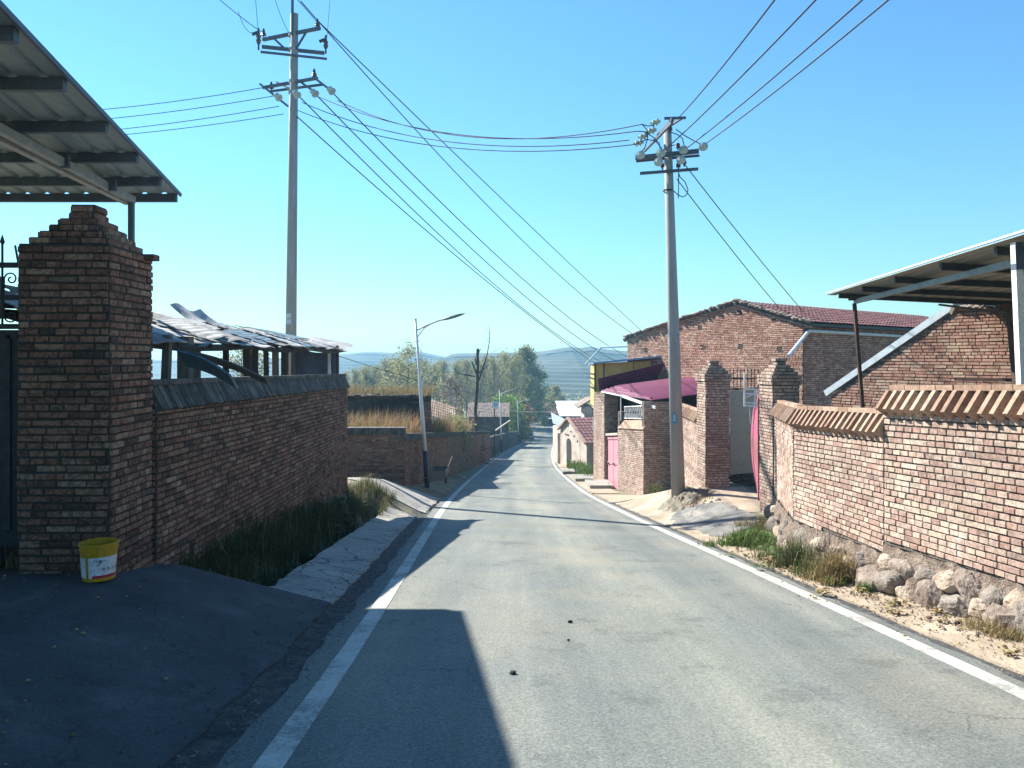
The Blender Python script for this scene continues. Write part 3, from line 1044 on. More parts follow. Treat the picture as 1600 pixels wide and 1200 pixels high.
for k in range(9):
    q = a + u * (k / 8) + Vector((0, .02, hgt + .02))
    mb.tube([q, q + Vector((0, 0, .44))], .011, 5)
    mb.lathe([(.0, .10), (.022, .05), (.0, 0)], q + Vector((0, 0, .42)), 5)
obj('grille', mb, M['steel_dark'], g_)
# magenta leaf seen almost edge-on, hinged at the near pillar
mb = MB()
h0, h1 = Vector((4.82, 14.75, -2.85)), Vector((5.40, 17.0, -2.98))
def leaf(u_, v_):
    p = h0.lerp(h1, u_)
    bow = u_ * .17 * (1 - math.sin(math.pi * (.04 + .92 * v_)) ** .8)
    return (p.x + bow + .015 * math.sin(u_ * 25) * u_, p.y, p.z + .06 + v_ * (2.0 + .18 * u_))
mb.grid(leaf, 20, 14)
lf = obj('door_leaf', mb, M['cloth'], g_, solid=.03)
lf['label'] = 'magenta painted leaf seen nearly edge-on'
mb = MB()
a, b = Vector((4.62, 15.0, -.95)), Vector((4.98, 14.66, -.95))
for k in (0, .06, .24, .33):
    mb.bar(a + Vector((0, 0, k)), b + Vector((0, 0, k)), .035, .028)
for k in (0, .45, 1):
    q = a.lerp(b, k)
    mb.bar(q + Vector((0, 0, -.02)), q + Vector((0, 0, .34 + (.32 if k == 0 else 0))), .03, .03)
mb.bar(a + Vector((.02, 0, .16)), a.lerp(b, .55) + Vector((0, 0, .27)), .02, .02)
mb.tube([a.lerp(b, .25) + Vector((0, 0, -.35)), a.lerp(b, .2) + Vector((0, 0, 0))], .008, 4)
obj('top_frame', mb, M['white'], g_)

# wall between far pillar and the purple-roofed house
t_ = thing('boundary_wall', 'short brick wall with slatted coping half hidden behind the concrete pole', 'wall', (4.9, 21.3, -3.2))
mb = MB()
wall(mb, (4.62, 18.7), (5.2, 24.3), 1, -4.2, lambda s: -1.55 - .02 * s, slope=-.02, zref=-5, ph=.6)
obj('brickwork', mb, [M['brick'], M['mortar']], t_)
slat_coping((4.62, 18.7), (5.2, 24.3), 1, lambda s: -1.3 - .02 * s, t_, [M['coping'], M['mortar']], spacing=.15, drop=.22, out=.125, zslope=-.02, inn=-.01, bed=(-.17, -.06), dep=.17)

# ------------------------------------------------------------------ sheet-metal canopies
def ribbed(mb, o, ex, ey, L, Wd, rib, h=.03, dirn=1, th=0.0):
    """a ribbed sheet: width Wd along ex, length L along ey, ribs along ey"""
    n = int(Wd / rib)
    pts = []
    for i in range(n):
        for (f, z) in ((0, 0), (.62, 0), (.72, h), (.88, h)):
            pts.append(((i + f) * rib, z))
    pts.append((n * rib, 0))
    up = ex.cross(ey).normalized()
    if up.z < 0: up = -up
    i0 = len(mb.v)
    for (x, z) in pts:
        mb.v.append(o + ex * x + up * z)
        mb.v.append(o + ex * x + up * z + ey * L)
    for i in range(len(pts) - 1):
        mb.f.append((i0 + 2 * i, i0 + 2 * i + 2, i0 + 2 * i + 3, i0 + 2 * i + 1)); mb.m.append(0)


# left canopy
CY = [-3.7, -2.6, -1.5, -.4, .7, 1.8, 2.9, 4.0, 5.1, 6.2, 7.22, 8.42, 9.56, 10.68, 11.6]
czl = lambda Y: 2.87 - .036 * Y
edge = lambda Y: -5.11 + (11.6 - Y) * 0.2
t_ = thing('metal_canopy', 'big grey ribbed sheet canopy overhead beside the left gate pier', 'canopy', (-8, 8, -1.8))
mb = MB()
o = Vector((edge(11.65) , 11.65, czl(11.65) + .07))
ey_ = (Vector((edge(-4.2), -4.2, czl(-4.2) + .07)) - o)
L_ = ey_.length
ribbed(mb, o, Vector((-1, 0, 0)), ey_ / L_, L_, 9.0, .30, .035)
obj('roof_sheet', mb, M['sheet'], t_, solid=.006)
mb = MB()
mb.bar(o + Vector((.01, 0, -.01)), o + ey_ + Vector((.01, 0, -.01)), .03, .05)
obj('edge_trim', mb, M['purlin'], t_)
for Y in CY:
    mb = MB()
    mb.bar((edge(Y) - .04, Y, czl(Y)), (edge(Y) - 9, Y, czl(Y)), .07, .12)
    obj('purlin', mb, M['purlin'], t_)
for dx in (0, .42):
    mb = MB()
    mb.bar((-5.62 - dx * .2, 11.2, czl(11.2) - .13 - dx * .05), (-4.94 - dx, -4, czl(-4) - .13 - dx * .05), .08, .1)
    obj('beam', mb, M['galv'], t_)
for Y in (8.0, 9.3, 10.4):
    mb = MB()
    mb.box((-5.5, Y, czl(Y) - .12), (.1, .05, .16))
    obj('bracket', mb, M['purlin'], t_)
for (x, y) in ((-5.62, 11.15), (-12.5, 11.2), (-12.5, -3.9), (-5.0, -3.9)):
    mb = MB()
    mb.bar((x, y, czl(y) - .12), (x, y, -2.2), .07, .07)
    obj('post', mb, M['purlin'], t_)

# left iron gate
t_ = thing('iron_gate', 'dark iron gate leaf with scrolled grille and spear tips at the far left edge', 'gate', (-4.6, 6.5, -1.75))
gy = 6.52
mb = MB()
mb.box((-4.9, gy, (.26 - 1.6) / 2 - .02), (1.4, .03, 1.86))
obj('door_panel', mb, M['steel_dark'], t_)
mb = MB()
for x in (-4.22,):
    mb.bar((x, gy, -1.65), (x, gy, .80), .05, .05)
for z in (.80, .52, .27):
    mb.bar((-5.6, gy, z), (-4.2, gy, z), .035, .045)
for x in (-4.33, -4.95):
    mb.bar((x, gy - .02, -1.5), (x, gy - .02, .2), .02, .03)
for z in (-1.5, .18):
    mb.bar((-5.6, gy - .02, z), (-4.25, gy - .02, z), .02, .03)
obj('frame', mb, M['steel_dark'], t_)
for x in (-4.4, -4.9, -5.4):
    mb = MB()
    mb.tube([(x, gy, .27), (x, gy, .98)], .010, 6)
    mb.lathe([(0, 0), (.022, .04), (0, .11)], (x, gy, .96), 6)
    for sg in (-1, 1):
        for (zc, dr) in ((.68, 1), (.36, -1)):
            pts = []
            for i in range(26):
                q = i / 25 * 2.6 * math.pi
                r = .012 + .05 * i / 25
                pts.append((x + sg * (.075 + r * math.cos(q + math.pi * .5)), gy, zc + dr * r * math.sin(q + math.pi * .5)))
            pts.append((x + sg * .01, gy, .52))
            mb.tube(pts, .007, 5)
    obj('scrollwork', mb, M['steel_dark'], t_)
mb = MB()
mb.tube([(-4.26, gy, .8), (-4.29, gy, .97)], .009, 5)
obj('bent_rod', mb, M['steel_dark'], t_)

# right canopy
t_ = thing('metal_canopy', 'pale ribbed sheet canopy on thin posts above the right-hand yard', 'canopy', (6, 10, -2.3))
A_, B_ = Vector((4.42, 3.6, 1.20)), Vector((6.0, 14.4, 1.20))
ey_ = (A_ - B_); L_ = ey_.length; ey_ /= L_
ex_ = Vector((.99, -.145, -.062)).normalized()
mb = MB()
ribbed(mb, B_, ex_, ey_, L_, 6.3, .25, .03)
obj('roof_sheet', mb, M['sheet_olive'], t_, solid=.006)
mb = MB()
mb.bar(B_ + Vector((0, 0, .03)), A_ + Vector((0, 0, .03)), .03, .02)
obj('edge_trim', mb, M['white'], t_)
for Y in (13.95, 12.6, 11.1, 9.5, 8.1, 6.7, 5.2):
    s = (14.4 - Y) / (14.4 - 3.6)
    q = B_.lerp(A_, s) + ex_ * .10 + Vector((0, 0, -.05))
    mb = MB()
    mb.bar(q, q + ex_ * 6.0, .07, .085)
    obj('purlin', mb, M['steel_dark'], t_)
for off in (.42, 3.2):
    mb = MB()
    mb.bar(B_ + ex_ * off - ey_ * -.35 + Vector((0, 0, -.13)), A_ + ex_ * off + Vector((0, 0, -.13)), .07, .08)
    obj('beam', mb, M['galv'], t_)
mb = MB()
mb.bar(P(1335, 474, 13.9), P(1352, 690, 13.9), .055, .055)
mb.box(P(1334, 466, 13.9), (.16, .1, .08))
obj('post', mb, M['rust'], t_)
mb = MB()
mb.bar(P(1588, 383, 7.6), P(1598, 620, 7.6), .075, .075)
obj('post', mb, M['white'], t_)
mb = MB()
mb.bar(P(1589, 379, 7.6), P(1590, 422, 7.6), .082, .082)
obj('post_sleeve', mb, M['purlin'], t_)
mb = MB()
mb.bar(P(1577, 482, 10.4), P(1592, 640, 10.4), .07, .07)
mb.box(P(1574, 481, 10.4), (.28, .1, .1))
obj('post', mb, M['rust'], t_)

# ------------------------------------------------------------------ ramshackle shed behind the left wall
t_ = thing('lean_to_shed', 'collapsing lean-to shed with patched sheet roof on timber posts behind the left wall', 'shed', (-4.8, 13, -2))
F0, F1 = Vector((-4.05, 6.9, .19)), Vector((-4.36, 20.0, .235))
B0, B1 = Vector((-5.9, 6.9, .80)), Vector((-6.0, 20.0, .56))
def shed(u, v):
    return F0.lerp(F1, u).lerp(B0.lerp(B1, u), v)
rg = random.Random(5)
for i in range(46):
    mb = MB()
    u0 = rg.uniform(-.01, .88); lv = rg.uniform(.3, .6); v0 = rg.uniform(-.06, .55)
    if i < 12: u0, v0, lv = i * .078, -.02 + rg.uniform(-.07, .03), .5
    du = rg.uniform(.06, .12)
    k = rg.uniform(0, .07); tw = rg.uniform(-.06, .06)
    ph = rg.uniform(0, 6)
    def fn(a, b):
        p = shed(u0 + du * a + .006 * math.sin(b * 19 + ph) * (a > .9 or a < .1), v0 + lv * b + .035 * noise.noise(Vector((a * 5, i * 3.1, ph))) * (b < .05 or b > .95))
        p.z += .02 + k + tw * (a - .5) + .014 * math.sin(a * 5 + ph) * (1 - b) - .05 * (1 - b) ** 3 * abs(math.sin(ph)) + .005 * math.sin(b * 40)
        return p
    mb.grid(fn, 8, 24)
    obj('roof_sheet', mb, (M['oldsheet'], M['oldsheet_dark'], M['oldsheet'], M['bluesheet'], M['oldsheet_dark'])[i % 5], t_, solid=.012)
# curled end sheet, overhanging at the alley
mb = MB()
def curl(a, b):
    p = shed(.84 + .17 * a, -.08 + .7 * b)
    p.z += .05 + .10 * max(0, a - .7) / .3 - .09 * math.sin(a * math.pi)
    return p
mb.grid(curl, 12, 6)
obj('roof_sheet', mb, M['oldsheet'], t_, solid=.012)
mb = MB()
def curl2(a, b):
    p = shed(.50 + .1 * a, .78 + .3 * b)
    p.z += .03 + .2 * b * b + .05 * math.sin(a * 7)
    return p
mb.grid(curl2, 8, 6)
obj('roof_sheet', mb, M['oldsheet'], t_, solid=.012)
for (px, wd, Y, lean, top) in ((262, 12, 7.9, -10, 533), (290, 20, 8.6, 0, 536), (308, 9, 9.6, 0, 538), (353, 8, 10.4, 0, 538), (385, 11, 11.0, 7, 540), (399, 9, 12.0, -5, 542), (415, 7, 13.2, 4, 542), (430, 9, 14.0, 2, 545), (445, 10, 15.0, 0, 547), (460, 9, 15.6, 0, 548), (527, 4, 18.6, 0, 550)):
    mb = MB()
    Y *= 1.13 if Y < 16 else 1.03
    wm = wd / F * Y
    mb.bar(P(px, top - 10, Y), P(px - lean * -1, 590, Y) - Vector((0, 0, 1.4)), wm, wm * .9)
    obj('post', mb, M['wood_dark'] if px % 2 else M['wood'], t_)
for (v, z) in ((.02, -.06), (.5, -.07), (.97, -.07)):
    mb = MB()
    mb.tube([shed(u_ / 10, v) + Vector((0, 0, z + .03 * math.sin(u_ * 2))) for u_ in range(0, 11)], .05, 7)
    obj('roof_beam', mb, M['wood_dark'], t_)
for k in range(13):
    mb = MB()
    mb.tube([shed(k / 12.5 + .02, -.02) + Vector((0, 0, -.03)), shed(k / 12.5 + .02, 1.0) + Vector((0, 0, -.03))], .03, 6)
    obj('rafter', mb, M['wood_dark'], t_)
mb = MB()
ta, tb = P(462, 543, 17.2), P(528, 548, 19.6)
mb.grid(lambda u_, v_: ta.lerp(tb, u_) + Vector((.04 * math.sin(u_ * 9), .06 * math.sin(u_ * 13 + v_ * 4), -v_ * (1.0 + .2 * u_) - .08 * math.sin(u_ * 3.1))), 16, 8)
obj('tarpaulin', mb, M['tarp'], t_, solid=.01)
mb = MB()
ta, tb = P(512, 549, 18.9), P(529, 549, 19.6)
mb.grid(lambda u_, v_: ta.lerp(tb, u_) + Vector((.02 * math.sin(u_ * 9), 0, -v_ * .9)), 6, 4)
obj('side_panel', mb, M['oldsheet'], t_, solid=.01)
def plank(px0, py0, Y0, px1, py1, Y1, wd, m, label):
    mb = MB()
    a, b = P(px0, py0, Y0), P(px1, py1, Y1)
    t = (b - a).normalized(); sd = t.cross(Vector((0, .6, .8))).normalized() * wd / 2
    up = Vector((0, 0, .012))
    mb.grid(lambda u_, v_: a.lerp(b, u_) + sd * (2 * v_ - 1) * (1 - .6 * max(0, u_ - .7)) + Vector((0, 0, .04 * math.sin(u_ * 3))), 8, 2)
    tag(obj('loose_board', mb, m, solid=.02), label, 'board')
plank(285, 560, 7.35, 366, 598, 7.15, .26, M['bluesheet'], 'bluish loose sheet sliding off the shed over the wall coping')
plank(290, 552, 8.2, 418, 597, 8.0, .12, M['wood'], 'long grey timber leaning down across the shed posts')
# firewood and scrap stacked in the yard behind the coping
for i in range(26):
    mb = MB()
    x = rg.uniform(-5.4, -4.1); y = rg.uniform(7.6, 10.2); z = -.62 + .09 * (i % 7)
    q = rg.uniform(0, 3.1); L = rg.uniform(.5, 1.2)
    d = Vector((math.cos(q), math.sin(q), rg.uniform(-.25, .25))) * L / 2
    mb.tube([Vector((x, y, z)) - d, Vector((x, y, z)) + d], rg.uniform(.03, .06), 6)
    tag(obj('firewood_log', mb, M['wood'] if i % 3 else M['wood_dark']), 'weathered pole in the heap of firewood under the shed roof', 'log', 'firewood heap under the shed')
mb = MB(); mb.box((-4.9, 9.2, -1.35), (1.9, 4.0, 1.35)); 
tag(obj('scrap_heap', mb, M['wood_dark']), 'dark stacked scrap timber below the firewood in the shed', 'woodpile')

# ------------------------------------------------------------------ bucket
t_ = thing('paint_bucket', 'yellow plastic bucket with a white label at the foot of the gate pier', 'bucket', (-3.27, 5.98, -1.745))
bz = -1.745
c = Vector((-3.27, 5.98, bz))
mb = MB()
mb.lathe([(0, 0), (.116, 0), (.118, .01), (.133, .235), (.139, .236), (.139, .25), (.136, .252), (.137, .272), (.146, .273), (.146, .288), (.140, .291), (.131, .288), (.128, .24), (.112, .02), (0, .015)], c, 36)
obj('body', mb, M['bucket'], t_, smooth=False)
ang0 = math.atan2(-c.y, -c.x)
def cyl(a, z, g=.0015):
    r = .118 + .015 * z / .235 + g
    q = ang0 + a
    return Vector((c.x + r * math.cos(q), c.y + r * math.sin(q), bz + z))
def lab(a0, a1, z0, z1, m, nm, par, g=.0015):
    mb = MB()
    mb.grid(lambda u_, v_: cyl(a0 + (a1 - a0) * u_, z0 + (z1 - z0) * v_, g), 14, 2)
    return obj(nm, mb, m, par, solid=.0006)
lb = lab(-.62, 1.22, .028, .19, M['label'], 'label', t_)
lab(-.40, 1.22, .028, .05, M['label_red'], 'label_band', lb, .0025)
lab(-1.75, -.80, .03, .185, M['label'], 'label', t_)
def text_on(txt, size, a0, z0, par, spread=1.0, shear=0.0):
    cu = bpy.data.curves.new('lettering', 'FONT')
    cu.body = txt; cu.size = size; cu.resolution_u = 3
    cu.shear = shear
    tmp = bpy.data.objects.new('lettering', cu)
    COL.objects.link(tmp)
    dg = bpy.context.evaluated_depsgraph_get()
    me = bpy.data.meshes.new_from_object(tmp.evaluated_get(dg))
    bpy.data.objects.remove(tmp)
    base = wloc(par)
    for v in me.vertices:
        q = cyl(a0 + v.co.x * spread / .127, z0 + v.co.y, .003)
        v.co = q - base
    me.materials.clear(); me.materials.append(M['ink'])
    o = bpy.data.objects.new('lettering', me)
    COL.objects.link(o); o.parent = par
    return o
text_on('Davco', .034, -.34, .155, lb, 1.0, .25)
text_on('\u5899 \u7f8e \u738b \u5bb6', .03, .12, .085, lb, .95)
mb = MB()
mb.tube([cyl(.10, .17, .004), cyl(.06, .145, .004), cyl(-.02, .132, .004), cyl(-.14, .128, .004)], [.003, .004, .003, .001], 5)
obj('swoosh', mb, M['ink'], lb)

# ------------------------------------------------------------------ utility poles
def disc_insulator(mb, p, axis_, r=.11):
    q = Vector(axis_).normalized().to_track_quat('Z', 'Y').to_matrix()
    mb.lathe([(0, -.07), (.035, -.07), (.04, -.03), (r, -.012), (r * .98, .012), (.05, .03), (.03, .075), (0, .075)], p, 14, 0, q)
def pin_insulator(mb, p, h=.2, r=.07):
    mb.lathe([(0, 0), (.02, 0), (.02, .05), (r, .06), (r * .8, .09), (r * .95, .11), (r * .6, .15), (.03, h), (0, h)], p, 10)

LP = Vector((-7.37, 25.0, G(-7.37, 25) - .3))
LT = P(460, 22, 25.0)
t_ = thing('utility_pole', 'tall concrete power pole with two tiers of crossarms behind the left shed', 'pole', LP)
mb = MB()
mb.tube([LP, LP.lerp(LT, .5), LT], [.205, .165, .125], 16)
obj('shaft', mb, M['pole'], t_, smooth=True)
mb = MB()
mb.bar(P(457, 55, 24.86), P(457, -2, 24.86), .07, .07)
obj('top_spindle', mb, M['purlin'], t_)
def lp(px, py, Y): return P(px, py, Y)
LA = {}
for nm, a, b, wd, hh in (('up', P(411, 62, 25.5), P(500, 44, 24.55), .09, .10), ('mid1', P(409, 73, 24.75), P(507, 83, 25.25), .07, .11), ('mid2', P(407, 81, 24.6), P(511, 92, 25.15), .05, .07),
                         ('low1', P(411, 137, 25.5), P(496, 122, 24.55), .08, .09), ('low2', P(421, 143, 25.9), P(505, 132, 25.0), .06, .07)):
    LA[nm] = (a, b)
    mb = MB(); mb.bar(a, b, wd, hh)
    obj('crossarm', mb, M['purlin'], t_)
for a, b in ((P(428, 60, 25.2), P(446, 77, 24.9)), (P(479, 49, 24.8), P(463, 76, 24.9)), (P(406, 131, 25.6), P(450, 166, 24.6)), (P(489, 120, 24.6), P(514, 139, 24.0)), (P(432, 128, 25.8), P(455, 140, 24.9)), (P(464, 124, 25.2), P(488, 141, 24.4))):
    mb = MB(); mb.bar(a, b, .045, .06)
    obj('brace', mb, M['purlin'], t_)
for px, py, Y in ((412, 58, 25.5), (496, 43, 24.6), (491, 121, 24.6), (424, 141, 25.4)):
    mb = MB(); pin_insulator(mb, P(px, py, Y), .28, .09)
    obj('pin_insulator', mb, M['porcelain_dark'], t_)
for px, y0, y1, Y in ((404, 44, 78, 24.7), (509, 55, 84, 25.2)):
    mb = MB(); a, b = P(px, y0, Y), P(px, y1, Y)
    mb.tube([a, a.lerp(b, .3), a.lerp(b, .35), a.lerp(b, .5), a.lerp(b, .55), a.lerp(b, .7), a.lerp(b, .75), b], [.03, .045, .09, .06, .09, .06, .03, .03], 8)
    mb.bar(P(px, y0 + 6, Y), P(px - 10, y0 + 10, Y), .05, .09)
    obj('fuse_cutout', mb, M['porcelain_dark'], t_)
for px, py, Y in ((436, 153, 24.7), (465, 149, 24.3), (493, 147, 24.2), (519, 143, 23.9)):
    mb = MB(); disc_insulator(mb, P(px, py, Y), Vector((.25, .9, -.25)), .13)
    disc_insulator(mb, P(px - 4, py - 4, Y - .1), Vector((.25, .9, -.25)), .10)
    obj('disc_insulator', mb, M['porcelain'], t_)
for dz in (55, 78, 128, 145):
    mb = MB(); q = P(458, dz, 25.0)
    mb.lathe([(.145, -.05), (.15, -.05), (.15, .05), (.145, .05)], q, 14)
    obj('pole_band', mb, M['galv'], t_)
for y0 in (494, 503):
    mb = MB(); q = P(452, y0, 25.0)
    mb.grid(lambda u_, v_: (q.x + .2 * math.cos(-math.pi * (.18 + .42 * u_)) , q.y + .2 * math.sin(-math.pi * (.18 + .42 * u_)), q.z + (v_ - .5) * .15), 8, 1)
    obj('number_plate', mb, M['board'], t_)

RP = Vector((3.90, 17.7, -3.0)); RT = P(1043, 205, 17.7)
t_ = thing('utility_pole', 'pale concrete power pole with disc insulators standing in an earth heap', 'pole', RP)
mb = MB()
mb.tube([RP - Vector((0, 0, .3)), RP.lerp(RT, .5), RT], [.165, .13, .092], 16)
obj('shaft', mb, M['pole'], t_, smooth=True)
for a, b, wd, hh in ((P(993, 247, 17.75), P(1092, 236, 17.3), .07, .10), (P(994, 252, 17.9), P(1093, 243, 17.5), .05, .05), (P(1000, 271, 17.7), P(1091, 264, 17.45), .05, .065),
                     (P(1022, 220, 17.9), P(1051, 186, 15.9), .06, .08), (P(1007, 236, 18.3), P(1050, 192, 15.9), .05, .05), (P(1030, 207, 17.5), P(1066, 184, 16.4), .05, .05), (P(1038, 185, 16.1), P(1072, 184, 16.0), .04, .05)):
    mb = MB(); mb.bar(a, b, wd, hh)
    obj('crossarm', mb, M['purlin'], t_)
RI = [(1000.6, 242), (1032.5, 239), (1068, 234), (1099, 229)]
for (px, py) in RI + [(1029, 253), (1064, 250)]:
    mb = MB(); disc_insulator(mb, P(px, py, 17.25), Vector((-.35, -1, .25)), .108)
    obj('disc_insulator', mb, M['porcelain'], t_)
RL = [(1004, 194), (996, 205), (983, 219), (990, 226)]
for (px, py) in ((1027, 190), (1021, 203), (1008, 212), (1001, 222)):
    mb = MB()
    disc_insulator(mb, P(px, py, 17.4), Vector((-.9, .3, .1)), .09)
    disc_insulator(mb, P(px - 6, py + 2, 17.4), Vector((-.9, .3, .1)), .075)
    obj('disc_insulator', mb, M['porcelain'], t_)
for (px, py) in ((1047, 205), (1059, 231), (1060, 262), (1069, 257), (1035, 262)):
    mb = MB(); pin_insulator(mb, P(px, py + 3, 17.3), .12, .06)
    obj('pin_insulator', mb, M['porcelain_dark'], t_)
for pts in ([(1002, 194), (1012, 197), (1022, 196)], [(1003, 194), (1011, 203), (1012, 216), (1007, 232), (1001, 238)], [(996, 205), (1008, 206), (1020, 214), (1030, 224), (1032, 236)], [(1046, 206), (1058, 210), (1066, 216), (1070, 232)], [(1056, 202), (1070, 212), (1084, 220), (1097, 226)], [(1048, 228), (1056, 226), (1062, 232)], [(990, 226), (998, 224), (1010, 218), (1024, 220), (1034, 232)],
            [(1060, 268), (1062, 276), (1070, 284), (1075, 296), (1073, 304), (1067, 308), (1060, 305), (1052, 298)], [(1060.5, 268), (1060, 310)]):
    mb = MB(); mb.tube([P(x, y, 17.35) for x, y in pts], .012, 5)
    obj('jumper_lead', mb, M['wire'], t_)
mb = MB(); q = P(1044, 298, 17.7); mb.lathe([(.118, -.02), (.122, -.02), (.122, .02), (.118, .02)], q, 14); obj('pole_band', mb, M['wire'], t_)
for dz in (523, 541):
    mb = MB(); q = P(1053, dz, 17.7); mb.lathe([(.140, -.02), (.144, -.02), (.144, .02), (.140, .02)], q, 16); obj('pole_band', mb, M['galv'], t_)
q = P(1056.5, 653, 17.7)
mb = MB()
mb.grid(lambda u_, v_: (q.x + .156 * math.cos(-math.pi * (.55 + .2 * u_)), q.y + .156 * math.sin(-math.pi * (.55 + .2 * u_)), q.z + (v_ - .5) * .24), 6, 1)
pl = obj('number_plate', mb, M['plate'], t_)
mb = MB()
for k in range(4):
    mb.grid(lambda u_, v_: (q.x + .158 * math.cos(-math.pi * (.59 + .12 * u_)), q.y + .158 * math.sin(-math.pi * (.59 + .12 * u_)), q.z + .07 - k * .045 + v_ * .02), 4, 1)
obj('plate_marks', mb, M['white'], pl)

# ------------------------------------------------------------------ overhead wires
def wire(label, a, b, sag, group, r=.0125, n=22):
    mb = MB()
    a, b = Vector(a), Vector(b)
    mb.tube([a.lerp(b, i / n) - Vector((0, 0, sag * 4 * (i / n) * (1 - i / n))) for i in range(n + 1)], r, 5)
    tag(obj('overhead_wire', mb, M['wire']), label, 'wire', group)
names4 = ['topmost', 'second from the top', 'third from the top', 'lowest']
for k, (a, b, s) in enumerate((((527, 157), RL[0], .72), ((500, 152), RL[1], .62), ((472, 160), RL[2], .62), ((464, 172), RL[3], .60))):
    wire('%s sagging wire strung between the two power poles' % names4[k], P(*a, 24.4), P(*b, 17.5), s, 'wires between the poles')
for k, (a, b) in enumerate((((410, 137), (60, 178.5)), ((427, 150), (60, 194)), ((436, 166), (60, 213)), ((443, 178), (60, 220)))):
    wire('%s of the four wires leaving the left pole towards the metal canopy' % names4[k], P(*a, 25.0), P(*b, 27.0), .12, 'wires left of the tall pole')
for k, (a, b) in enumerate((((1062, 182), (1214, -5)), ((1040, 233), (1282, -8)), ((1075, 230), (1356, -8)), ((1103, 224), (1400, -10)))):
    wire('%s of four wires rising from the right pole out of view' % ['leftmost', 'second from the left', 'third from the left', 'rightmost'][k], P(*a, 17.3), P(*b, 9.5), .05, 'wires up from the right pole')
for k, (a, b) in enumerate((((1070, 257), (1262, 495)), ((1058, 280), (1225, 490)))):
    wire('%s wire dropping from the right pole to the tiled house' % ['right-hand', 'left-hand'][k], P(*a, 17.3), P(*b, 27.0), .06, 'wires down to the house')
for k, (a, Ya, b, s) in enumerate((((497, 33, ), 24.6, (1010, 524), .1), ((470, 2), 24.8, (1008, 534), 1.1), ((519, 144), 23.9, (985, 560), .9), ((494, 148), 24.2, (965, 566), .9), ((467, 150), 24.3, (940, 566), .9), ((464, 182), 24.9, (1000, 612), .7))):
    wire('%s wire running down the valley from the left pole' % ['topmost', 'second highest', 'third highest', 'fourth highest', 'second lowest', 'lowest'][k], P(*a, Ya), P(*b, 62.0), s * 1.0, 'wires along the road', .02)
wire('wire crossing the top left corner to the left pole', P(335, -8, 24.0), P(412, 52, 25.4), .05, 'wires at the left pole top')
wire('left vertical dropper above the left pole', P(399, -6, 24.6), P(403, 44, 24.7), 0, 'wires at the left pole top', .009)
wire('bowed dropper just left of the left pole top', P(428, -6, 24.8), P(452, 52, 24.9), .1, 'wires at the left pole top', .009)
wire('right vertical dropper above the left pole', P(516, -6, 25.0), P(511, 58, 25.2), 0, 'wires at the left pole top', .009)
wire('short slanting wire from the left pole top to its right insulator', P(462, -4, 24.8), P(497, 36, 24.6), .0, 'wires at the left pole top')
wire('looped jumper hanging below the top left wire', P(372, 18, 24.6), P(398, 50, 24.8), .25, 'wires at the left pole top', .009)
wire('thin line sloping past the lamp to the bare tree', P(528, 556, 30), P(800, 622, 60), .3, 'low wires in the background')
wire('low line crossing over the far bend of the road', P(790, 640, 100), P(925, 632, 70), .5, 'low wires in the background', .025)

# ------------------------------------------------------------------ street lamps
def street_lamp(label, base, h, lean=0.0):
    t_ = thing('street_lamp', label, 'street lamp', base, 'street lamps down the left verge')
    b = Vector(base)
    top = b + Vector((lean, 0, h))
    mb = MB()
    mb.tube([b.lerp(top, .22), b.lerp(top, .5), b.lerp(top, .66), b.lerp(top, .665), top], [.075, .065, .058, .045, .038], 12)
    mb.lathe([(.045, 0), (.045, .05), (0, .06)], top, 10)
    obj('pole', mb, M['lamp_pole'], t_, smooth=True)
    mb = MB()
    mb.tube([b - Vector((0, 0, .2)), b.lerp(top, .22)], [.088, .08], 12)
    obj('pole_foot', mb, M['lamp_blue'], t_, smooth=True)
    a0 = top + Vector((0, 0, -.38))
    arm = [a0, a0 + Vector((.35, .02, .18)), a0 + Vector((.75, .04, .34)), a0 + Vector((1.0, .05, .41))]
    mb = MB(); mb.tube(arm, .03, 8); obj('arm', mb, M['lamp_pole'], t_)
    mb = MB()
    mb.tube([top + Vector((0, 0, -.78)), top + Vector((.1, 0, -.55)), top + Vector((.3, .02, -.28)), a0 + Vector((.62, .03, .29))], .02, 7)
    mb.tube([a0 + Vector((.16, 0, .08)), a0 + Vector((.15, 0, -.10))], .008, 5)
    obj('brace', mb, M['lamp_pole'], t_)
    mb = MB()
    h0 = a0 + Vector((.95, .05, .40)); ax = Vector((.9, .03, .26)).normalized()
    sd = Vector((0, 1, 0)); up = ax.cross(sd).normalized() * -1
    def hd(u_, v_):
        s = u_ * .82
        wd = .14 * math.sin(math.pi * min(1, (u_ * .93 + .06))) ** .6
        q = 2 * math.pi * v_
        return h0 + ax * s + sd * wd * math.cos(q) + up * (.055 * math.sin(q) * (1.2 if math.sin(q) > 0 else .5)) * (math.sin(math.pi * min(1, u_ * .9 + .1)) ** .5)
    mb.grid(hd, 14, 14)
    obj('lamp_head', mb, M['lamp_head'], t_, smooth=True)
    mb = MB()
    mb.grid(lambda u_, v_: h0 + ax * (.25 + .42 * u_) + sd * (v_ - .5) * .18 - up * .034, 2, 2)
    obj('lens', mb, M['white'], t_)
    return t_
b0 = P(668, 752, 26.3); b0.z = G(b0.x, b0.y)
street_lamp('leaning white street lamp with blue foot at the alley corner', b0, (HY - 500) / F * 26.3 - b0.z, -.42)
street_lamp('middle white street lamp in front of the dark tiled house', (-1.0, 75, zr(75) - .05), 6.15, -.25)
street_lamp('farthest white street lamp beside the red leaved bush', (.95, 102, zr(102) - .05), 6.0, -.25)

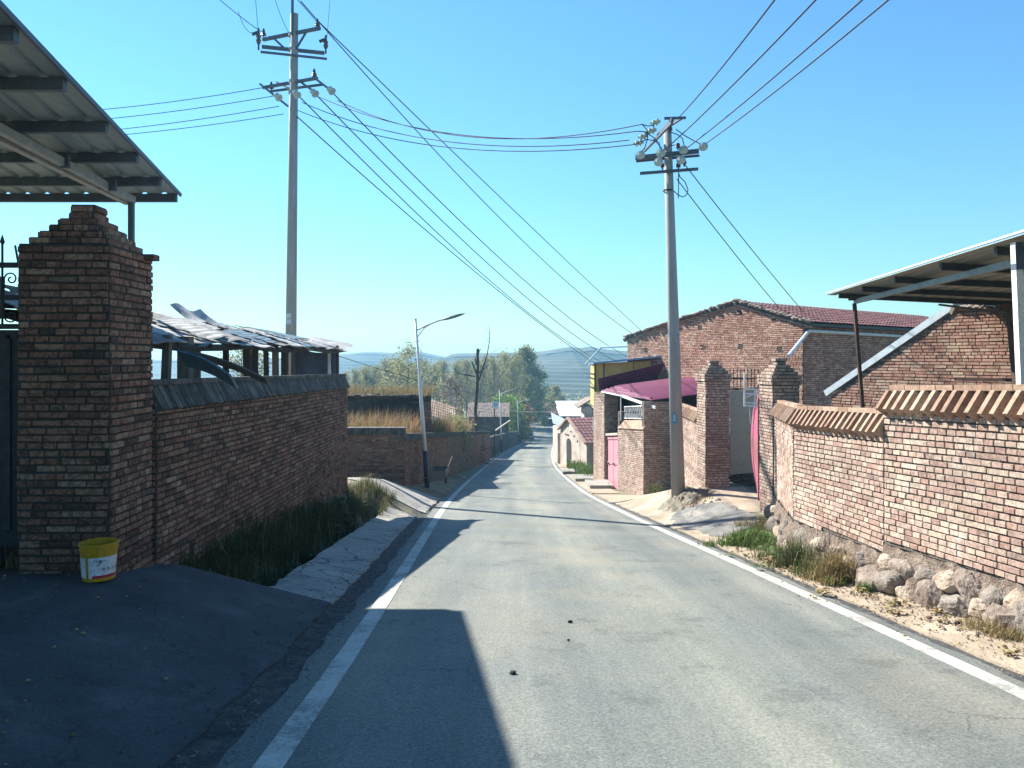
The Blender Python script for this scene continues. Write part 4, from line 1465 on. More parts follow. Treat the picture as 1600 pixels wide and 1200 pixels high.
# ------------------------------------------------------------------ houses on the right
def roof_tiles(mb, a, b, c, d, nr, ncol, h=.03):
    """half-round tile courses on the quad a(eave start) b(eave end) c(ridge end) d(ridge start)"""
    a, b, c, d = map(Vector, (a, b, c, d))
    up = (b - a).cross(d - a).normalized()
    if up.z < 0: up = -up
    for i in range(nr):
        v0, v1 = i / nr, (i + 1) / nr + .15 / nr
        for j in range(ncol):
            u0, u1 = j / ncol, (j + 1) / ncol
            um = (u0 + u1) / 2
            q = lambda u_, v_, z: a.lerp(b, u_).lerp(d.lerp(c, u_), min(1, v_)) + up * z
            jz = R.uniform(0, .008)
            mb.add([q(u0, v0, .01 + jz + .025), q(um, v0, h + .03 + jz), q(u1, v0, .01 + jz + .025), q(u0, v1, jz), q(um, v1, h + jz), q(u1, v1, jz)], [(0, 1, 4, 3), (1, 2, 5, 4)], 0)

# big brick house with gable
Lc, Rc = Vector((5.2, 34.0)), Vector((9.25, 24.0))
gl = (Rc - Lc).length
gt = (Rc - Lc) / gl
gn = Vector((gt.y, -gt.x))          # towards the road
if gn.x > 0: gn = -gn
back = Vector((.78, .63)).normalized()
t_ = thing('brick_house', 'big brick house with a lit gable and red tiled roof behind the gate', 'house', (9, 27, -3.5))
prof = [(0, .84), (gl * .28, 1.40), (gl * .7127, 1.90), (gl, 1.12)]
ztg = lambda s: lerp(prof, s)
mb = MB()
holes = [(gl * a - .11, gl * a + .11, z - .1, z + .1) for a, z in ((.72, 1.58), (.885, 1.2), (.15, .35), (.52, .42), (.72, .42), (.905, .28), (.5, 1.15))]
wall(mb, Lc, Rc, -1, -4.5, ztg, th=.05, slope=0, zref=-6, ph=.35, holes=holes, n=40)
E = Rc + back * 15
wall(mb, Rc, E, -1, -4.5, lambda s: 1.02, th=.05, slope=0, zref=-6, ph=.35)
obj('brickwork', mb, [M['brick_red'], M['mortar_dark']], t_)
rb = Vector((back.x, back.y, 0)); n3 = Vector((gn.x, gn.y, 0))
def gp(f, z, o=.0): 
    q = Lc + gt * gl * f
    return Vector((q.x, q.y, z)) + n3 * o
mb = MB()
rid0, eav0, lef0 = gp(.7127, 2.0, .11), gp(1.035, 1.10, .11), gp(-.02, .88, .11)
roof_tiles(mb, eav0, eav0 + rb * 15, rid0 + rb * 15, rid0, 9, 60)
obj('roof', mb, M['tile_red'], t_)
mb = MB()
mid0 = gp(.28, 1.46, .11)
for a, b in ((rid0, eav0), (rid0, mid0), (mid0, lef0)):
    a2, b2 = a - Vector((0, 0, .06)), b - Vector((0, 0, .06))
    mb.hexa([a2 - Vector((0, 0, .05)), b2 - Vector((0, 0, .05)), b2 - Vector((0, 0, .05)) + rb * 15, a2 - Vector((0, 0, .05)) + rb * 15, a2 + Vector((0, 0, .045)), b2 + Vector((0, 0, .045)), b2 + Vector((0, 0, .045)) + rb * 15, a2 + Vector((0, 0, .045)) + rb * 15])
obj('roof_deck', mb, M['steel_dark'], t_)
mb = MB()
for a, b in ((rid0, eav0), (rid0, mid0), (mid0, lef0)):
    n = int((b - a).length / .13)
    for i in range(n):
        q0, q1 = a.lerp(b, (i + .1) / n), a.lerp(b, (i + .9) / n)
        mb.bar(q0 - Vector((0, 0, .14)) - n3 * .09, q1 - Vector((0, 0, .14)) - n3 * .09, .10, .05)
obj('verge_brickwork', mb, M['coping'], t_)
mb = MB()
for a, b in ((rid0, eav0), (rid0, lef0)):
    n = 34
    for i in range(n):
        q = a.lerp(b, (i + R.random() * .8) / n)
        mb.blob(q + Vector((0, 0, .03 + R.random() * .03)), .10 + R.random() * .06, 0, 1, .5, i, (1, 1, .4))
obj('ridge_rubble', mb, M['tile'], t_)
# drain pipes of the house
mb = MB()
a, b, c2 = P(1232, 556, 22.6), P(1264, 517, 23.7), None
e = Vector((Rc.x, Rc.y, (HY - 517) / F * 24)) + rb * .2 + Vector((gt.x, gt.y, 0)) * .12
mb.tube([a, e + Vector((-.02, -.02, 0)), e + rb * 12 + Vector((0, 0, -.1))], .055, 8)
obj('drain_pipe', mb, M['board'], t_)
mb = MB()
a, b = P(915, 570, 35.5), P(939, 543, 35.2)
mb.tube([a, b, gp(0, (HY - 541) / F * 34.5, -.05) + Vector((.1, .3, 0))], .05, 8)
obj('drain_pipe', mb, M['board'], t_)

# lean-to brick house with half gable
t_ = thing('brick_house', 'low brick outbuilding with a steep half gable edged in grey metal under the right canopy', 'outbuilding', (8.2, 15.2, -3))
La, Ra = Vector((7.2, 17.0)), Vector((9.05, 13.4))
hl_ = (Ra - La).length
ht = (Ra - La) / hl_
hprof = [(0, -.86), (hl_ * .70, .90), (hl_ * .78, .93), (hl_, .78)]
mb = MB()
wall(mb, La, Ra, -1, -3.4, lambda s: lerp(hprof, s), slope=0, zref=-6, ph=.35, n=40, holes=[(hl_ * .44 - .07, hl_ * .44 + .07, -.42, -.34), (hl_ * .61 - .07, hl_ * .61 + .07, -.44, -.36)])
hb = Vector((ht.y, -ht.x)); hb = hb if hb.x > 0 else -hb
wall(mb, La + hb * 5, La, -1, -3.4, -.88, ph=.35)
obj('brickwork', mb, [M['brick_red'], M['mortar']], t_)
hb3 = Vector((hb.x, hb.y, 0))
la, ra = Vector((La.x, La.y, -.82)) - hb3 * .02 - Vector((ht.x, ht.y, 0)) * .15, Vector((La.x, La.y, 0)) + Vector((ht.x, ht.y, 0)) * hl_ * .70 - hb3 * .02 + Vector((0, 0, 1.0))
mb = MB()
mb.hexa([la, la + hb3 * 5, ra + hb3 * 5, ra, la + Vector((0, 0, .05)), la + hb3 * 5 + Vector((0, 0, .05)), ra + hb3 * 5 + Vector((0, 0, .05)), ra + Vector((0, 0, .05))])
obj('roof', mb, M['galv'], t_)
mb = MB()
mb.bar(la + Vector((0, 0, .01)) - hb3 * .01, ra + Vector((0, 0, .01)) - hb3 * .01, .05, .13)
obj('verge_trim', mb, M['board'], t_)
mb = MB()
for i in range(10):
    s = hl_ * (.72 + .28 * i / 10)
    q = Vector((La.x, La.y, 0)) + Vector((ht.x, ht.y, 0)) * s + Vector((0, 0, lerp(hprof, s) + .03))
    mb.blob(q, .07 + .04 * R.random(), 0, 1, .5, i, (1, 1, .6))
obj('rubble', mb, M['tile'], t_)
mb = MB()
mb.bar(P(1468, 476, 14), P(1590, 492, 12.6), .06, .035); mb.bar(P(1488, 490, 14.1), P(1494, 478, 14.0), .09, .09)
obj('batten', mb, M['wood'], t_)
mb = MB(); mb.bar(P(1492, 592, 11.5), P(1585, 594, 10.8), .06, .05)
tag(obj('steel_rail', mb, M['rust']), 'dark steel rail just above the near wall coping', 'rail')

# purple-roofed roadside house
t_ = thing('roadside_house', 'roadside brick house with magenta and purple sheet roofs and a pink door', 'house', (4.2, 28, -4.9))
mb = MB()
wall(mb, (4.28, 24.5), (3.96, 28.2), 1, lambda s: -4.6 - .115 * s, lambda s: -2.32 - .09 * s, slope=-.085, zref=-6.6, ph=.55, ends='')
wall(mb, (4.28, 24.5), (5.35, 24.62), -1, -4.7, -1.42, slope=0, zref=-6.4, ph=.3)
wall(mb, (3.74, 30.5), (3.56, 32.9), 1, lambda s: -5.4 - .115 * s, lambda s: -1.47, slope=-.06, zref=-6.9, ph=.55)
wall(mb, (3.74, 30.5), (4.3, 30.55), -1, -5.4, -1.5, ph=.5)
wall(mb, (3.96, 28.2), (4.5, 28.25), 1, -5.2, -2.0, ph=.5)
obj('brickwork', mb, [M['brick'], M['mortar']], t_)
mb = MB()
a, b = Vector((4.28, 24.45, -2.32)), Vector((3.97, 28.1, -2.62))
o1, o2 = Vector((-.05, 0, .0)), Vector((.14, .02, .30))
mb.hexa([a + o1, b + o1, b + Vector((.22, 0, 0)), a + Vector((.22, 0, 0)), a + o2, b + o2, b + o2 + Vector((.1, 0, 0)), a + o2 + Vector((.1, 0, 0))])
obj('coping', mb, M['coping'], t_)
mb = MB()
mb.face([(4.6, 24.9, -5), (4.75, 33, -5.6), (4.75, 33, -1.2), (4.6, 24.9, -1.3)])
mb.face([(4.0, 30.9, -5.6), (4.8, 33, -5.6), (4.8, 33, -1.2), (4.0, 30.9, -1.4)])
obj('interior_wall', mb, M['dark'], t_, solid=.03)
mb = MB()
p = [P(938, 612, 31.4), P(1020, 625, 24.4), P(1101, 615, 24.6), P(1098, 585, 30.2), P(963, 603, 31.5)]
def bil(a, b, c, d):
    def fn(u_, v_):
        q = a.lerp(b, u_).lerp(d.lerp(c, u_), v_)
        q.z += .05 * math.sin(v_ * 2 * math.pi * 14)
        return q
    return fn
mb.grid(bil(p[1], p[2], p[3], p[4]), 6, 128)
mb.grid(bil(p[0], p[1], p[1].lerp(p[4], .999), p[4]), 6, 24)
obj('magenta_roof', mb, M['magenta'], t_, solid=.01)
mb = MB()
qa, qb, qc, qd = P(934, 592, 31.7), P(1049, 565, 31.2), P(1049, 590, 31.7), P(937, 612, 32.1)
def pur(u_, v_):
    q = qd.lerp(qc, u_).lerp(qa.lerp(qb, u_), v_)
    q.y -= .02 * (1 if (v_ * 5) % 1 < .2 else 0)
    return q
mb.grid(pur, 10, 40)
obj('purple_awning', mb, M['purple'], t_, solid=.02)
mb = MB()
mb.bar(P(973, 619, 27.2), P(1024, 637, 24.2), .05, .09); mb.bar(P(940, 612, 31.2), P(974, 619, 27.2), .04, .05)
mb.bar(P(970, 620, 27.4), P(970, 657, 27.4), .035, .035); mb.bar(P(1004, 630, 25.2), P(1004, 648, 25.2), .04, .04)
obj('awning_frame', mb, M['white'], t_)
mb = MB()
a, b = Vector((4.40, 24.8, -2.0)), Vector((4.12, 27.7, -2.22))
for k in range(13):
    q0, q1 = a.lerp(b, k / 13), a.lerp(b, (k + 1) / 13)
    mb.tube([q0, q1 + Vector((0, 0, .42))], .012, 4); mb.tube([q1, q0 + Vector((0, 0, .42))], .012, 4)
mb.tube([a + Vector((0, 0, .42)), b + Vector((0, 0, .42))], .018, 4); mb.tube([a, b], .018, 4)
obj('lattice', mb, M['white'], t_)
for k, (u0, u1) in enumerate(((.03, .49), (.52, .97))):
    a, b = Vector((4.02, 28.3, -5.05)), Vector((3.86, 30.4, -5.28))
    q0, q1 = a.lerp(b, u0), a.lerp(b, u1)
    mb = MB(); mb.hexa([q0, q1, q1 + Vector((.06, 0, 0)), q0 + Vector((.06, 0, 0)), q0 + Vector((0, 0, 2.15)), q1 + Vector((0, 0, 2.15)), q1 + Vector((.06, 0, 2.15)), q0 + Vector((.06, 0, 2.15))])
    for v in (.05, .5, .95):
        mb.bar(q0 + Vector((-.012, 0, 2.15 * v)), q1 + Vector((-.012, 0, 2.15 * v)), .03, .09)
    d = obj('door', mb, M['pink_door'], t_)
    mb = MB(); mb.bar(q1.lerp(q0, .1) + Vector((-.04, 0, 1.05)), q1.lerp(q0, .35) + Vector((-.04, 0, 1.05)), .03, .06); obj('handle', mb, M['steel_dark'], d)
mb = MB(); mb.bar((3.99, 28.25, -2.85), (3.82, 30.5, -3.1), .1, .09); obj('door_lintel', mb, M['plaster'], t_)

# yellow panel house
t_ = thing('panel_house', 'yellow panelled building with a blue sheet roof behind the purple awning', 'building', (5, 33, -5))
mb = MB()
a, b, c2 = Vector((3.62, 32.95, 0)), Vector((6.9, 31.9, 0)), Vector((3.68, 35.4, 0))
def panel(mb, p, q, z0, z1p, z1q, th=.1):
    d = (q - p).normalized(); nn = Vector((-d.y, d.x, 0)) * th
    mb.hexa([p + Vector((0, 0, z0)), q + Vector((0, 0, z0)), q + nn + Vector((0, 0, z0)), p + nn + Vector((0, 0, z0)), p + Vector((0, 0, z1p)), q + Vector((0, 0, z1q)), q + nn + Vector((0, 0, z1q)), p + nn + Vector((0, 0, z1p))])
panel(mb, a, b, -2.3, -.26, -.08)
panel(mb, c2, a + Vector((0, .02, 0)), -2.15, -.27, -.27)
obj('wall_panel', mb, M['yellow'], t_)
mb = MB()
for z in (-.72, -.92, -1.35):
    mb.bar(c2 + Vector((-.02, 0, z)), a + Vector((-.02, 0, z)), .03, .06)
mb.bar(a + Vector((-.01, -.05, -2)), a + Vector((-.01, -.05, -.2)), .06, .06); mb.bar(a + Vector((.35, -.3, -1.4)), a + Vector((.35, -.3, -.2)), .05, .05)
mb.bar(a + Vector((1.5, -1.12, -1.2)), a + Vector((1.5, -1.12, -.2)), .03, .03)
obj('frame', mb, M['steel_dark'], t_)
mb = MB()
ra, rb_ = P(927, 569, 32.6), P(1047, 557, 31.3)
mb.hexa([ra, rb_, rb_ + Vector((.5, 4, -.02)), ra + Vector((.2, 4, -.06)), ra + Vector((0, 0, .07)), rb_ + Vector((0, 0, .07)), rb_ + Vector((.5, 4, .05)), ra + Vector((.2, 4, .01))])
obj('roof', mb, M['blue_roof'], t_)

# meter cabinet on cream posts
t_ = thing('meter_cabinet', 'green meter cabinet on twin cream posts by the brick house corner', 'cabinet', (4.1, 37, -5.9))
for px in (933.5, 941.5):
    mb = MB(); q = P(px, 672, 36.5); mb.box((q.x, q.y, (q.z - 6.1) / 2), (.17, .2, q.z + 6.1)); obj('post', mb, M['cream'], t_)
mb = MB(); q = P(933, 662, 36.4); mb.box(q + Vector((-.02, .1, 0)), (.36, .06, .62)); obj('back_plate', mb, M['white'], t_)
mb = MB(); mb.box(q + Vector((.06, -.03, -.08)), (.27, .2, .42)); obj('box', mb, M['green_box'], t_)
mb = MB(); mb.bar(P(926, 681, 36.3), P(945, 680, 36.3), .06, .06); obj('crossbar', mb, M['steel_dark'], t_)

# plastered cottage further down
t_ = thing('cottage', 'small pale plastered cottage with a dark doorway and red tiled slope', 'cottage', (4.2, 48, -7.1))
N0, F0c = Vector((4.45, 45.0, 0)), Vector((3.30, 51.5, 0))
cd = (F0c - N0); cb = Vector((cd.y, -cd.x, 0)).normalized() * 4.2
up3 = lambda z: Vector((0, 0, z))
ap = N0 + cd * .62
mb = MB()
fr = [N0 + up3(-7.4), F0c + up3(-7.6), F0c + up3(-4.85), ap + up3(-3.98), N0 + up3(-5.05)]
mb.add(fr + [q + cb for q in fr], [(0, 1, 2, 3, 4), (9, 8, 7, 6, 5), (0, 4, 9, 5), (1, 6, 7, 2)])
obj('wall', mb, M['plaster'], t_)
mb = MB()
ov = cb * -.03
e0, r0 = N0 - cd * .03 + up3(-5.08) + ov, ap + up3(-3.9) + ov
roof_tiles(mb, e0, e0 + cb, r0 + cb, r0, 9, 16)
e1 = F0c + cd * .03 + up3(-4.9) + ov
roof_tiles(mb, e1 + cb, e1, r0, r0 + cb, 6, 16)
obj('roof', mb, M['tile_red'], t_)
mb = MB(); mb.bar(r0, e0, .16, .12); mb.bar(r0, e1, .16, .1); obj('verge', mb, M['coping'], t_)
nrm = cb.normalized() * -.015
mb = MB()
def onw(f, z): return N0 + cd * f + up3(z) + nrm
mb.face([onw(.55, -6.9)] + [onw(.64 - .09 * math.cos(math.pi * i / 8), -5.55 + .3 * math.sin(math.pi * i / 8)) for i in range(9)] + [onw(.73, -6.9)])
obj('doorway', mb, M['dark'], t_, solid=.02)
for f, z in ((.66, -4.45), (.55, -4.75), (.42, -4.95), (.76, -5.05), (.7, -5.06), (.64, -5.04), (.3, -5.2)):
    mb = MB(); mb.bar(onw(f, z), onw(f + .03, z), .05, .08)
    obj('vent_hole', mb, M['dark'], t_)
t_ = thing('lean_to', 'white-roofed lean-to at the road side of the plastered cottage', 'lean-to', (3.2, 51, -7.3))
mb = MB(); mb.box((3.55, 55.2, -6.5), (.8, 6, 2.6)); obj('wall', mb, M['plaster'], t_)
mb = MB(); a, b = P(864, 662, 52.2), P(886, 673, 51.9); mb.hexa([a, b, b + Vector((.2, 6, .2)), a + Vector((.2, 6, .2)), a + Vector((0, 0, .04)), b + Vector((0, 0, .04)), b + Vector((.2, 6, .35)), a + Vector((.2, 6, .35))]); obj('roof', mb, M['white'], t_)

def shedhouse(label, x0, x1, y0, y1, zb, ze, rm, wm, over=.25, pitch=.5, wins=0):
    t_ = thing('village_house', label, 'house', ((x0 + x1) / 2, (y0 + y1) / 2, zb))
    mb = MB(); mb.box(((x0 + x1) / 2, (y0 + y1) / 2, (zb + ze) / 2), (x1 - x0, y1 - y0, ze - zb)); obj('wall', mb, wm, t_)
    mb = MB()
    a, b = Vector((x0 - over, y0 - over, ze)), Vector((x1 + over, y0 - over, ze))
    c, d = Vector((x1 + over, y1, ze + pitch)), Vector((x0 - over, y1, ze + pitch))
    u = Vector((0, 0, .1)); mb.hexa([a, b, c, d, a + u, b + u, c + u, d + u]); obj('roof', mb, rm, t_)
    for i in range(wins):
        mb = MB(); w_ = (x1 - x0) / wins
        mb.box((x0 + w_ * (i + .5), y0 - .01, ze - .55), (w_ * .7, .05, .7)); f = obj('window', mb, M['board'], t_)
        mb = MB(); mb.box((x0 + w_ * (i + .5), y0 - .04, ze - .55), (w_ * .55, .03, .58)); obj('pane', mb, M['glass'], f)
shedhouse('white flat-roofed shed halfway down the right side of the road', 4.75, 6.9, 70, 76, -9.3, -5.45, M['white'], M['mud'], .3, .45)
shedhouse('pale green roofed house with a row of windows above the white shed', 5.6, 8.2, 86, 93, -10.6, -5.9, M['board'], M['mud'], .3, .5, 4)
shedhouse('pinkish roofed house closing the view at the road bend', 7.0, 10.6, 168, 176, -15.6, -12.4, M['tile_red'], M['mud'], .4, 1.6)
shedhouse('low pale roofed wall shelter under the trees at the road bend', 6.4, 10.4, 160, 163, -15.2, -13.0, M['oldsheet'], M['mud'], .4, .3)
t_ = thing('village_house', 'tall pinkish brick house end wall beyond the meter cabinet', 'house', (6.2, 62, -7.5))
mb = MB(); mb.box((6.1, 62, -5.9), (.62, 3, 4.0)); mb.box((6.9, 63.5, -6.0), (1.8, 3, 3.6)); obj('wall', mb, M['plaster'], t_)
mb = MB(); a, b, c2 = Vector((5.3, 60.3, -4.05)), Vector((6.3, 60.3, -3.45)), Vector((7.9, 60.3, -3.3)); 
for p_, q_ in ((a, b), (b, c2)):
    mb.hexa([p_, q_, q_ + Vector((0, 4, 0)), p_ + Vector((0, 4, 0)), p_ + Vector((0, 0, .14)), q_ + Vector((0, 0, .14)), q_ + Vector((0, 4, .14)), p_ + Vector((0, 4, .14))])
obj('roof', mb, M['tile'], t_)

# ditch slabs on the right
for k, (x, y, sx, sy, lab_) in enumerate(((3.38, 29.4, .9, 2.0, 'concrete slab bridging the ditch before the pink door'), (3.25, 34.0, .95, 1.9, 'concrete slab bridging the ditch beyond the brick house'), (3.1, 40.2, .9, 1.5, 'farther concrete slab over the ditch beside green weeds'))):
    mb = MB(); mb.box((x, y, zr(y) + .13), (sx, sy, .14), 0, Matrix.Rotation(-.05, 3, 'X'))
    mb.box((x - sx * .25, y - sy * .4, zr(y) - .1), (.16, .2, .4))
    tag(obj('ditch_slab', mb, M['concrete']), lab_, 'slab', 'slabs over the right-hand ditch')

# ------------------------------------------------------------------ left background
t_ = thing('alley_wall', 'dark brick corner wall with flat coping beyond the side alley', 'wall', (-3.4, 24, -4.2))
mb = MB()
CA = (-3.42, 24.0)
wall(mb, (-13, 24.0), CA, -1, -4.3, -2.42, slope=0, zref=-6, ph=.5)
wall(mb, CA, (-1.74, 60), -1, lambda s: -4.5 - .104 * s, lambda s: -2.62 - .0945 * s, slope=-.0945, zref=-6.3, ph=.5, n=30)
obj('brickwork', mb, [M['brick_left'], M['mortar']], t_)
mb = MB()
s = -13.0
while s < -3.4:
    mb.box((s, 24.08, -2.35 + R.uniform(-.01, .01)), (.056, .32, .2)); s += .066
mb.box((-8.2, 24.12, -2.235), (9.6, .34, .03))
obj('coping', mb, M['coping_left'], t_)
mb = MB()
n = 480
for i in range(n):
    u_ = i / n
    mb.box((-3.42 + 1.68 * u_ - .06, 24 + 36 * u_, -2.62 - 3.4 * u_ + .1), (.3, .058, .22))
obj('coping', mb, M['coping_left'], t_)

t_ = thing('mud_house', 'old dark flat-roofed mud house overgrown with grass on its roof', 'house', (-6, 33, -4.6))
mb = MB()
def mudwall(u_, v_):
    x = -13 + 9.6 * u_
    return (x, 31.5 + .25 * noise.noise(Vector((x * .8, v_ * 3, 0))) + .12 * math.sin(x * 2.2), -5.2 + v_ * (3.62 + .12 * noise.noise(Vector((x * 1.1, 4, 0)))))
mb.grid(mudwall, 60, 10)
mb.box((-8.9, 35.6, -3.6), (9.4, 7.4, 3.6))
obj('wall', mb, M['mud'], t_)
mb = MB()
wall(mb, (-4.1, 31.2), (-3.38, 31.3), -1, -5.2, -1.84, ph=.4)
wall(mb, (-3.38, 31.3), (-4.5, 38), -1, -5.6, -1.84, ph=.4)
obj('end_brickwork', mb, [M['brick_left'], M['mortar_dark']], t_)
mb = MB()
for i in range(30):
    x = -13 + 9.4 * i / 30
    mb.blob((x, 31.4 + R.uniform(-.1, .1), -1.6 + R.uniform(-.06, .06)), .22, 0, 1, .5, i, (1.4, 1, .35))
obj('roof_edge', mb, M['mud'], t_)
for x in (-5.35, -4.05):
    mb = MB(); mb.box((x, 31.28, -2.15), (.55, .3, .6)); obj('window', mb, M['dark'], t_)
# low striped tile roof beside it
mb = MB(); roof_tiles(mb, (-4.8, 44, -3.4), (-3.2, 44, -3.8), (-3.6, 48, -3.2), (-5.1, 48, -2.65), 6, 12)
t_ = thing('tiled_shed', 'small shed with pale striped tile roof behind the mud house end', 'shed', (-3, 46, -5.6))
obj('roof', mb, M['coping'], t_)
mb = MB(); mb.box((-4.2, 46.2, -5.0), (1.6, 3.6, 2.0)); obj('wall', mb, M['mud'], t_)

t_ = thing('tiled_house', 'dark village house with a mottled tile roof behind the middle lamp', 'house', (-2.6, 90, -10.6))
mb = MB(); mb.box((-2.7, 91, -8.7), (4.6, 7.6, 4.2))
mb.add([(-.38, 87.2, -6.65), (-.38, 94.8, -6.65), (-.38, 91, -5.5)], [(0, 1, 2)])
obj('wall', mb, M['mud'], t_)
mb = MB(); roof_tiles(mb, (-5.2, 86.7, -6.8), (-.25, 86.7, -6.8), (-.25, 91, -5.45), (-5.2, 91, -5.45), 10, 26); roof_tiles(mb, (-.25, 95.3, -6.8), (-5.2, 95.3, -6.8), (-5.2, 91, -5.45), (-.25, 91, -5.45), 10, 26)
obj('roof', mb, M['tile'], t_)
t_ = thing('roadside_wall', 'dark mossy wall running down the left verge past the middle lamp', 'wall', (-.9, 80, -10.3))
mb = MB()
pl_ = [(-1.72, 61), (-1.25, 73), (-.6, 84), (.3, 97), (1.6, 112)]
for (a, b) in zip(pl_, pl_[1:]):
    za, zb2 = zr(a[1]), zr(b[1])
    mb.hexa([(a[0] - .35, a[1], za - .3), (a[0] - .05, a[1], za - .3), (b[0] - .05, b[1], zb2 - .3), (b[0] - .35, b[1], zb2 - .3), (a[0] - .35, a[1], za + 1.7), (a[0] - .05, a[1], za + 1.7), (b[0] - .05, b[1], zb2 + 1.8), (b[0] - .35, b[1], zb2 + 1.8)])
obj('wall_body', mb, M['mud'], t_)
mb = MB(); mb.bar((-1.55, 70, -6.75), (-.2, 76, -6.3), .10, .09)
tag(obj('leaning_pole', mb, M['cream']), 'pale pole laid along the top of the mossy roadside wall', 'pole')

t_ = thing('sign_post', 'pale notice board on a dark post before the tiled house', 'sign', (-1.55, 65, -8.4))
mb = MB(); mb.bar((-1.5, 65, -8.6), (-1.5, 65, -3.6), .1, .1); obj('post', mb, M['rust'], t_)
mb = MB(); q = P(774, 633, 64.9); mb.box(q, (.48, .05, .62)); bd = obj('board', mb, M['board'], t_)
mb = MB()
mb.lathe([(.07, 0), (.13, 0)], q + Vector((0, -.03, .04)), 14, 0, Matrix.Rotation(math.pi / 2, 3, 'X'))
obj('emblem', mb, M['plate'], bd, solid=.01)

# hand cart by the lamp
t_ = thing('hand_cart', 'small wooden handcart tray with two shafts beside the lamp foot', 'cart', (-2.55, 25, -4.3))
q = P(684, 741, 25.0)
gz = G(q.x, q.y)
mb = MB()
mb.box(q + Vector((0, .5, -.08)), (.52, 1.1, .04)); 
for sx in (-.26, .26):
    mb.box(q + Vector((sx, .5, .02)), (.03, 1.1, .2))
mb.box(q + Vector((0, -.05, .0)), (.52, .03, .24)); mb.box(q + Vector((0, 1.05, .0)), (.52, .03, .24))
obj('tray', mb, M['wood'], t_)
mb = MB()
for sx in (-.25, .25):
    mb.tube([q + Vector((sx, .2, .05)), q + Vector((sx * 1.2 + .08, 1.3, .42))], .018, 6)
obj('shaft', mb, M['wood'], t_)
mb = MB()
mb.tube([q + Vector((-.26, 0, -.1)), q + Vector((-.26, 0, -.34))], .015, 5); mb.tube([q + Vector((-.5, -.02, -.12)), q + Vector((.28, -.02, -.12))], .015, 5)
obj('prop_leg', mb, M['wood'], t_)
mb = MB(); mb.lathe([(.03, -.03), (.17, -.03), (.19, 0), (.17, .03), (.03, .03)], q + Vector((.22, .55, -.22)), 16, 0, Matrix.Rotation(math.pi / 2, 3, 'Y')); obj('wheel', mb, M['tyre'], t_)

# parked cars far down
def car(label, loc, rz, m):
    t_ = thing('parked_car', label, 'car', (0, 0, 0), 'cars at the far bend')
    mb = MB()
    prof = [(-2.1, .35), (-2.1, .75), (-1.75, .95), (-1.05, 1.0), (-.55, 1.45), (.75, 1.5), (1.45, 1.02), (2.05, .9), (2.15, .4)]
    for s in (-1, 1): pass
    n = len(prof)
    pts = [Vector((sx * (.82 if z < 1.1 else .66), y, z)) for sx in (-1, 1) for (y, z) in prof]
    fc = [tuple(range(n))[::-1], tuple(range(n, 2 * n))] + [(i, i + 1, n + i + 1, n + i) for i in range(n - 1)] + [(n - 1, 0, n, 2 * n - 1)]
    mb.add(pts, fc); obj('body', mb, m, t_)
    mb = MB()
    for sx in (-1, 1):
        mb.face([(sx * .80, -.95, 1.03), (sx * .69, -.5, 1.4), (sx * .69, .7, 1.43), (sx * .80, 1.3, 1.05)])
    mb.face([(-.62, -1.04, 1.05), (.62, -1.04, 1.05), (.55, -.6, 1.42), (-.55, -.6, 1.42)])
    obj('window', mb, M['glass'], t_, solid=.03)
    for sx in (-.76, .76):
        for y in (-1.3, 1.35):
            mb = MB(); mb.lathe([(0, -.1), (.3, -.1), (.32, 0), (.3, .1), (0, .1)], (sx, y, .32), 16, 0, Matrix.Rotation(math.pi / 2, 3, 'Y')); obj('wheel', mb, M['tyre'], t_)
        mb = MB(); mb.box((sx * .8, -2.1, .72), (.28, .05, .14)); obj('headlight', mb, M['white'], t_)
    t_.location = loc; t_.rotation_euler = (0, 0, rz)
car('dark car parked at the left kerb by the far bend', (2.55, 121, zr(121) + .02), -.1, M['car'])
car('teal vehicle half hidden behind the cottage at the far bend', (7.3, 119, zr(119) + .02), -.1, M['car_teal'])

# ------------------------------------------------------------------ plants
def blades(mb, n, place, h, wd, bend=.5, rg=R, tipdrop=0.0):
    for _ in range(n):
        p = place()
        if p is None: continue
        k = 1.0
        if isinstance(p, tuple): p, k = p
        hh = h * k * rg.uniform(.35, 1.2)
        a = rg.uniform(0, 2 * math.pi)
        d = Vector((math.cos(a), math.sin(a), 0))
        sd = Vector((-d.y, d.x, 0)) * wd * rg.uniform(.6, 1.3)
        b = bend * rg.uniform(.1, 1.6)
        pts = []
        q, th = p, rg.uniform(0, .25)
        for i in range(3):
            q = q + (d * math.sin(th) + Vector((0, 0, math.cos(th)))) * hh / 3
            th += b * (.5 + .5 * i)
            pts.append(q)
        mb.add([p - sd, p + sd, pts[0] + sd * .85, pts[0] - sd * .85, pts[1] + sd * .55, pts[1] - sd * .55, pts[2]], [(0, 1, 2, 3), (3, 2, 4, 5), (5, 4, 6)])


def grass(name, label, mat, n, place, h, wd, bend=.6):
    mb = MB()
    blades(mb, n, place, h, wd, bend)
    return tag(obj(name, mb, mat), label, 'grass', kind='stuff')


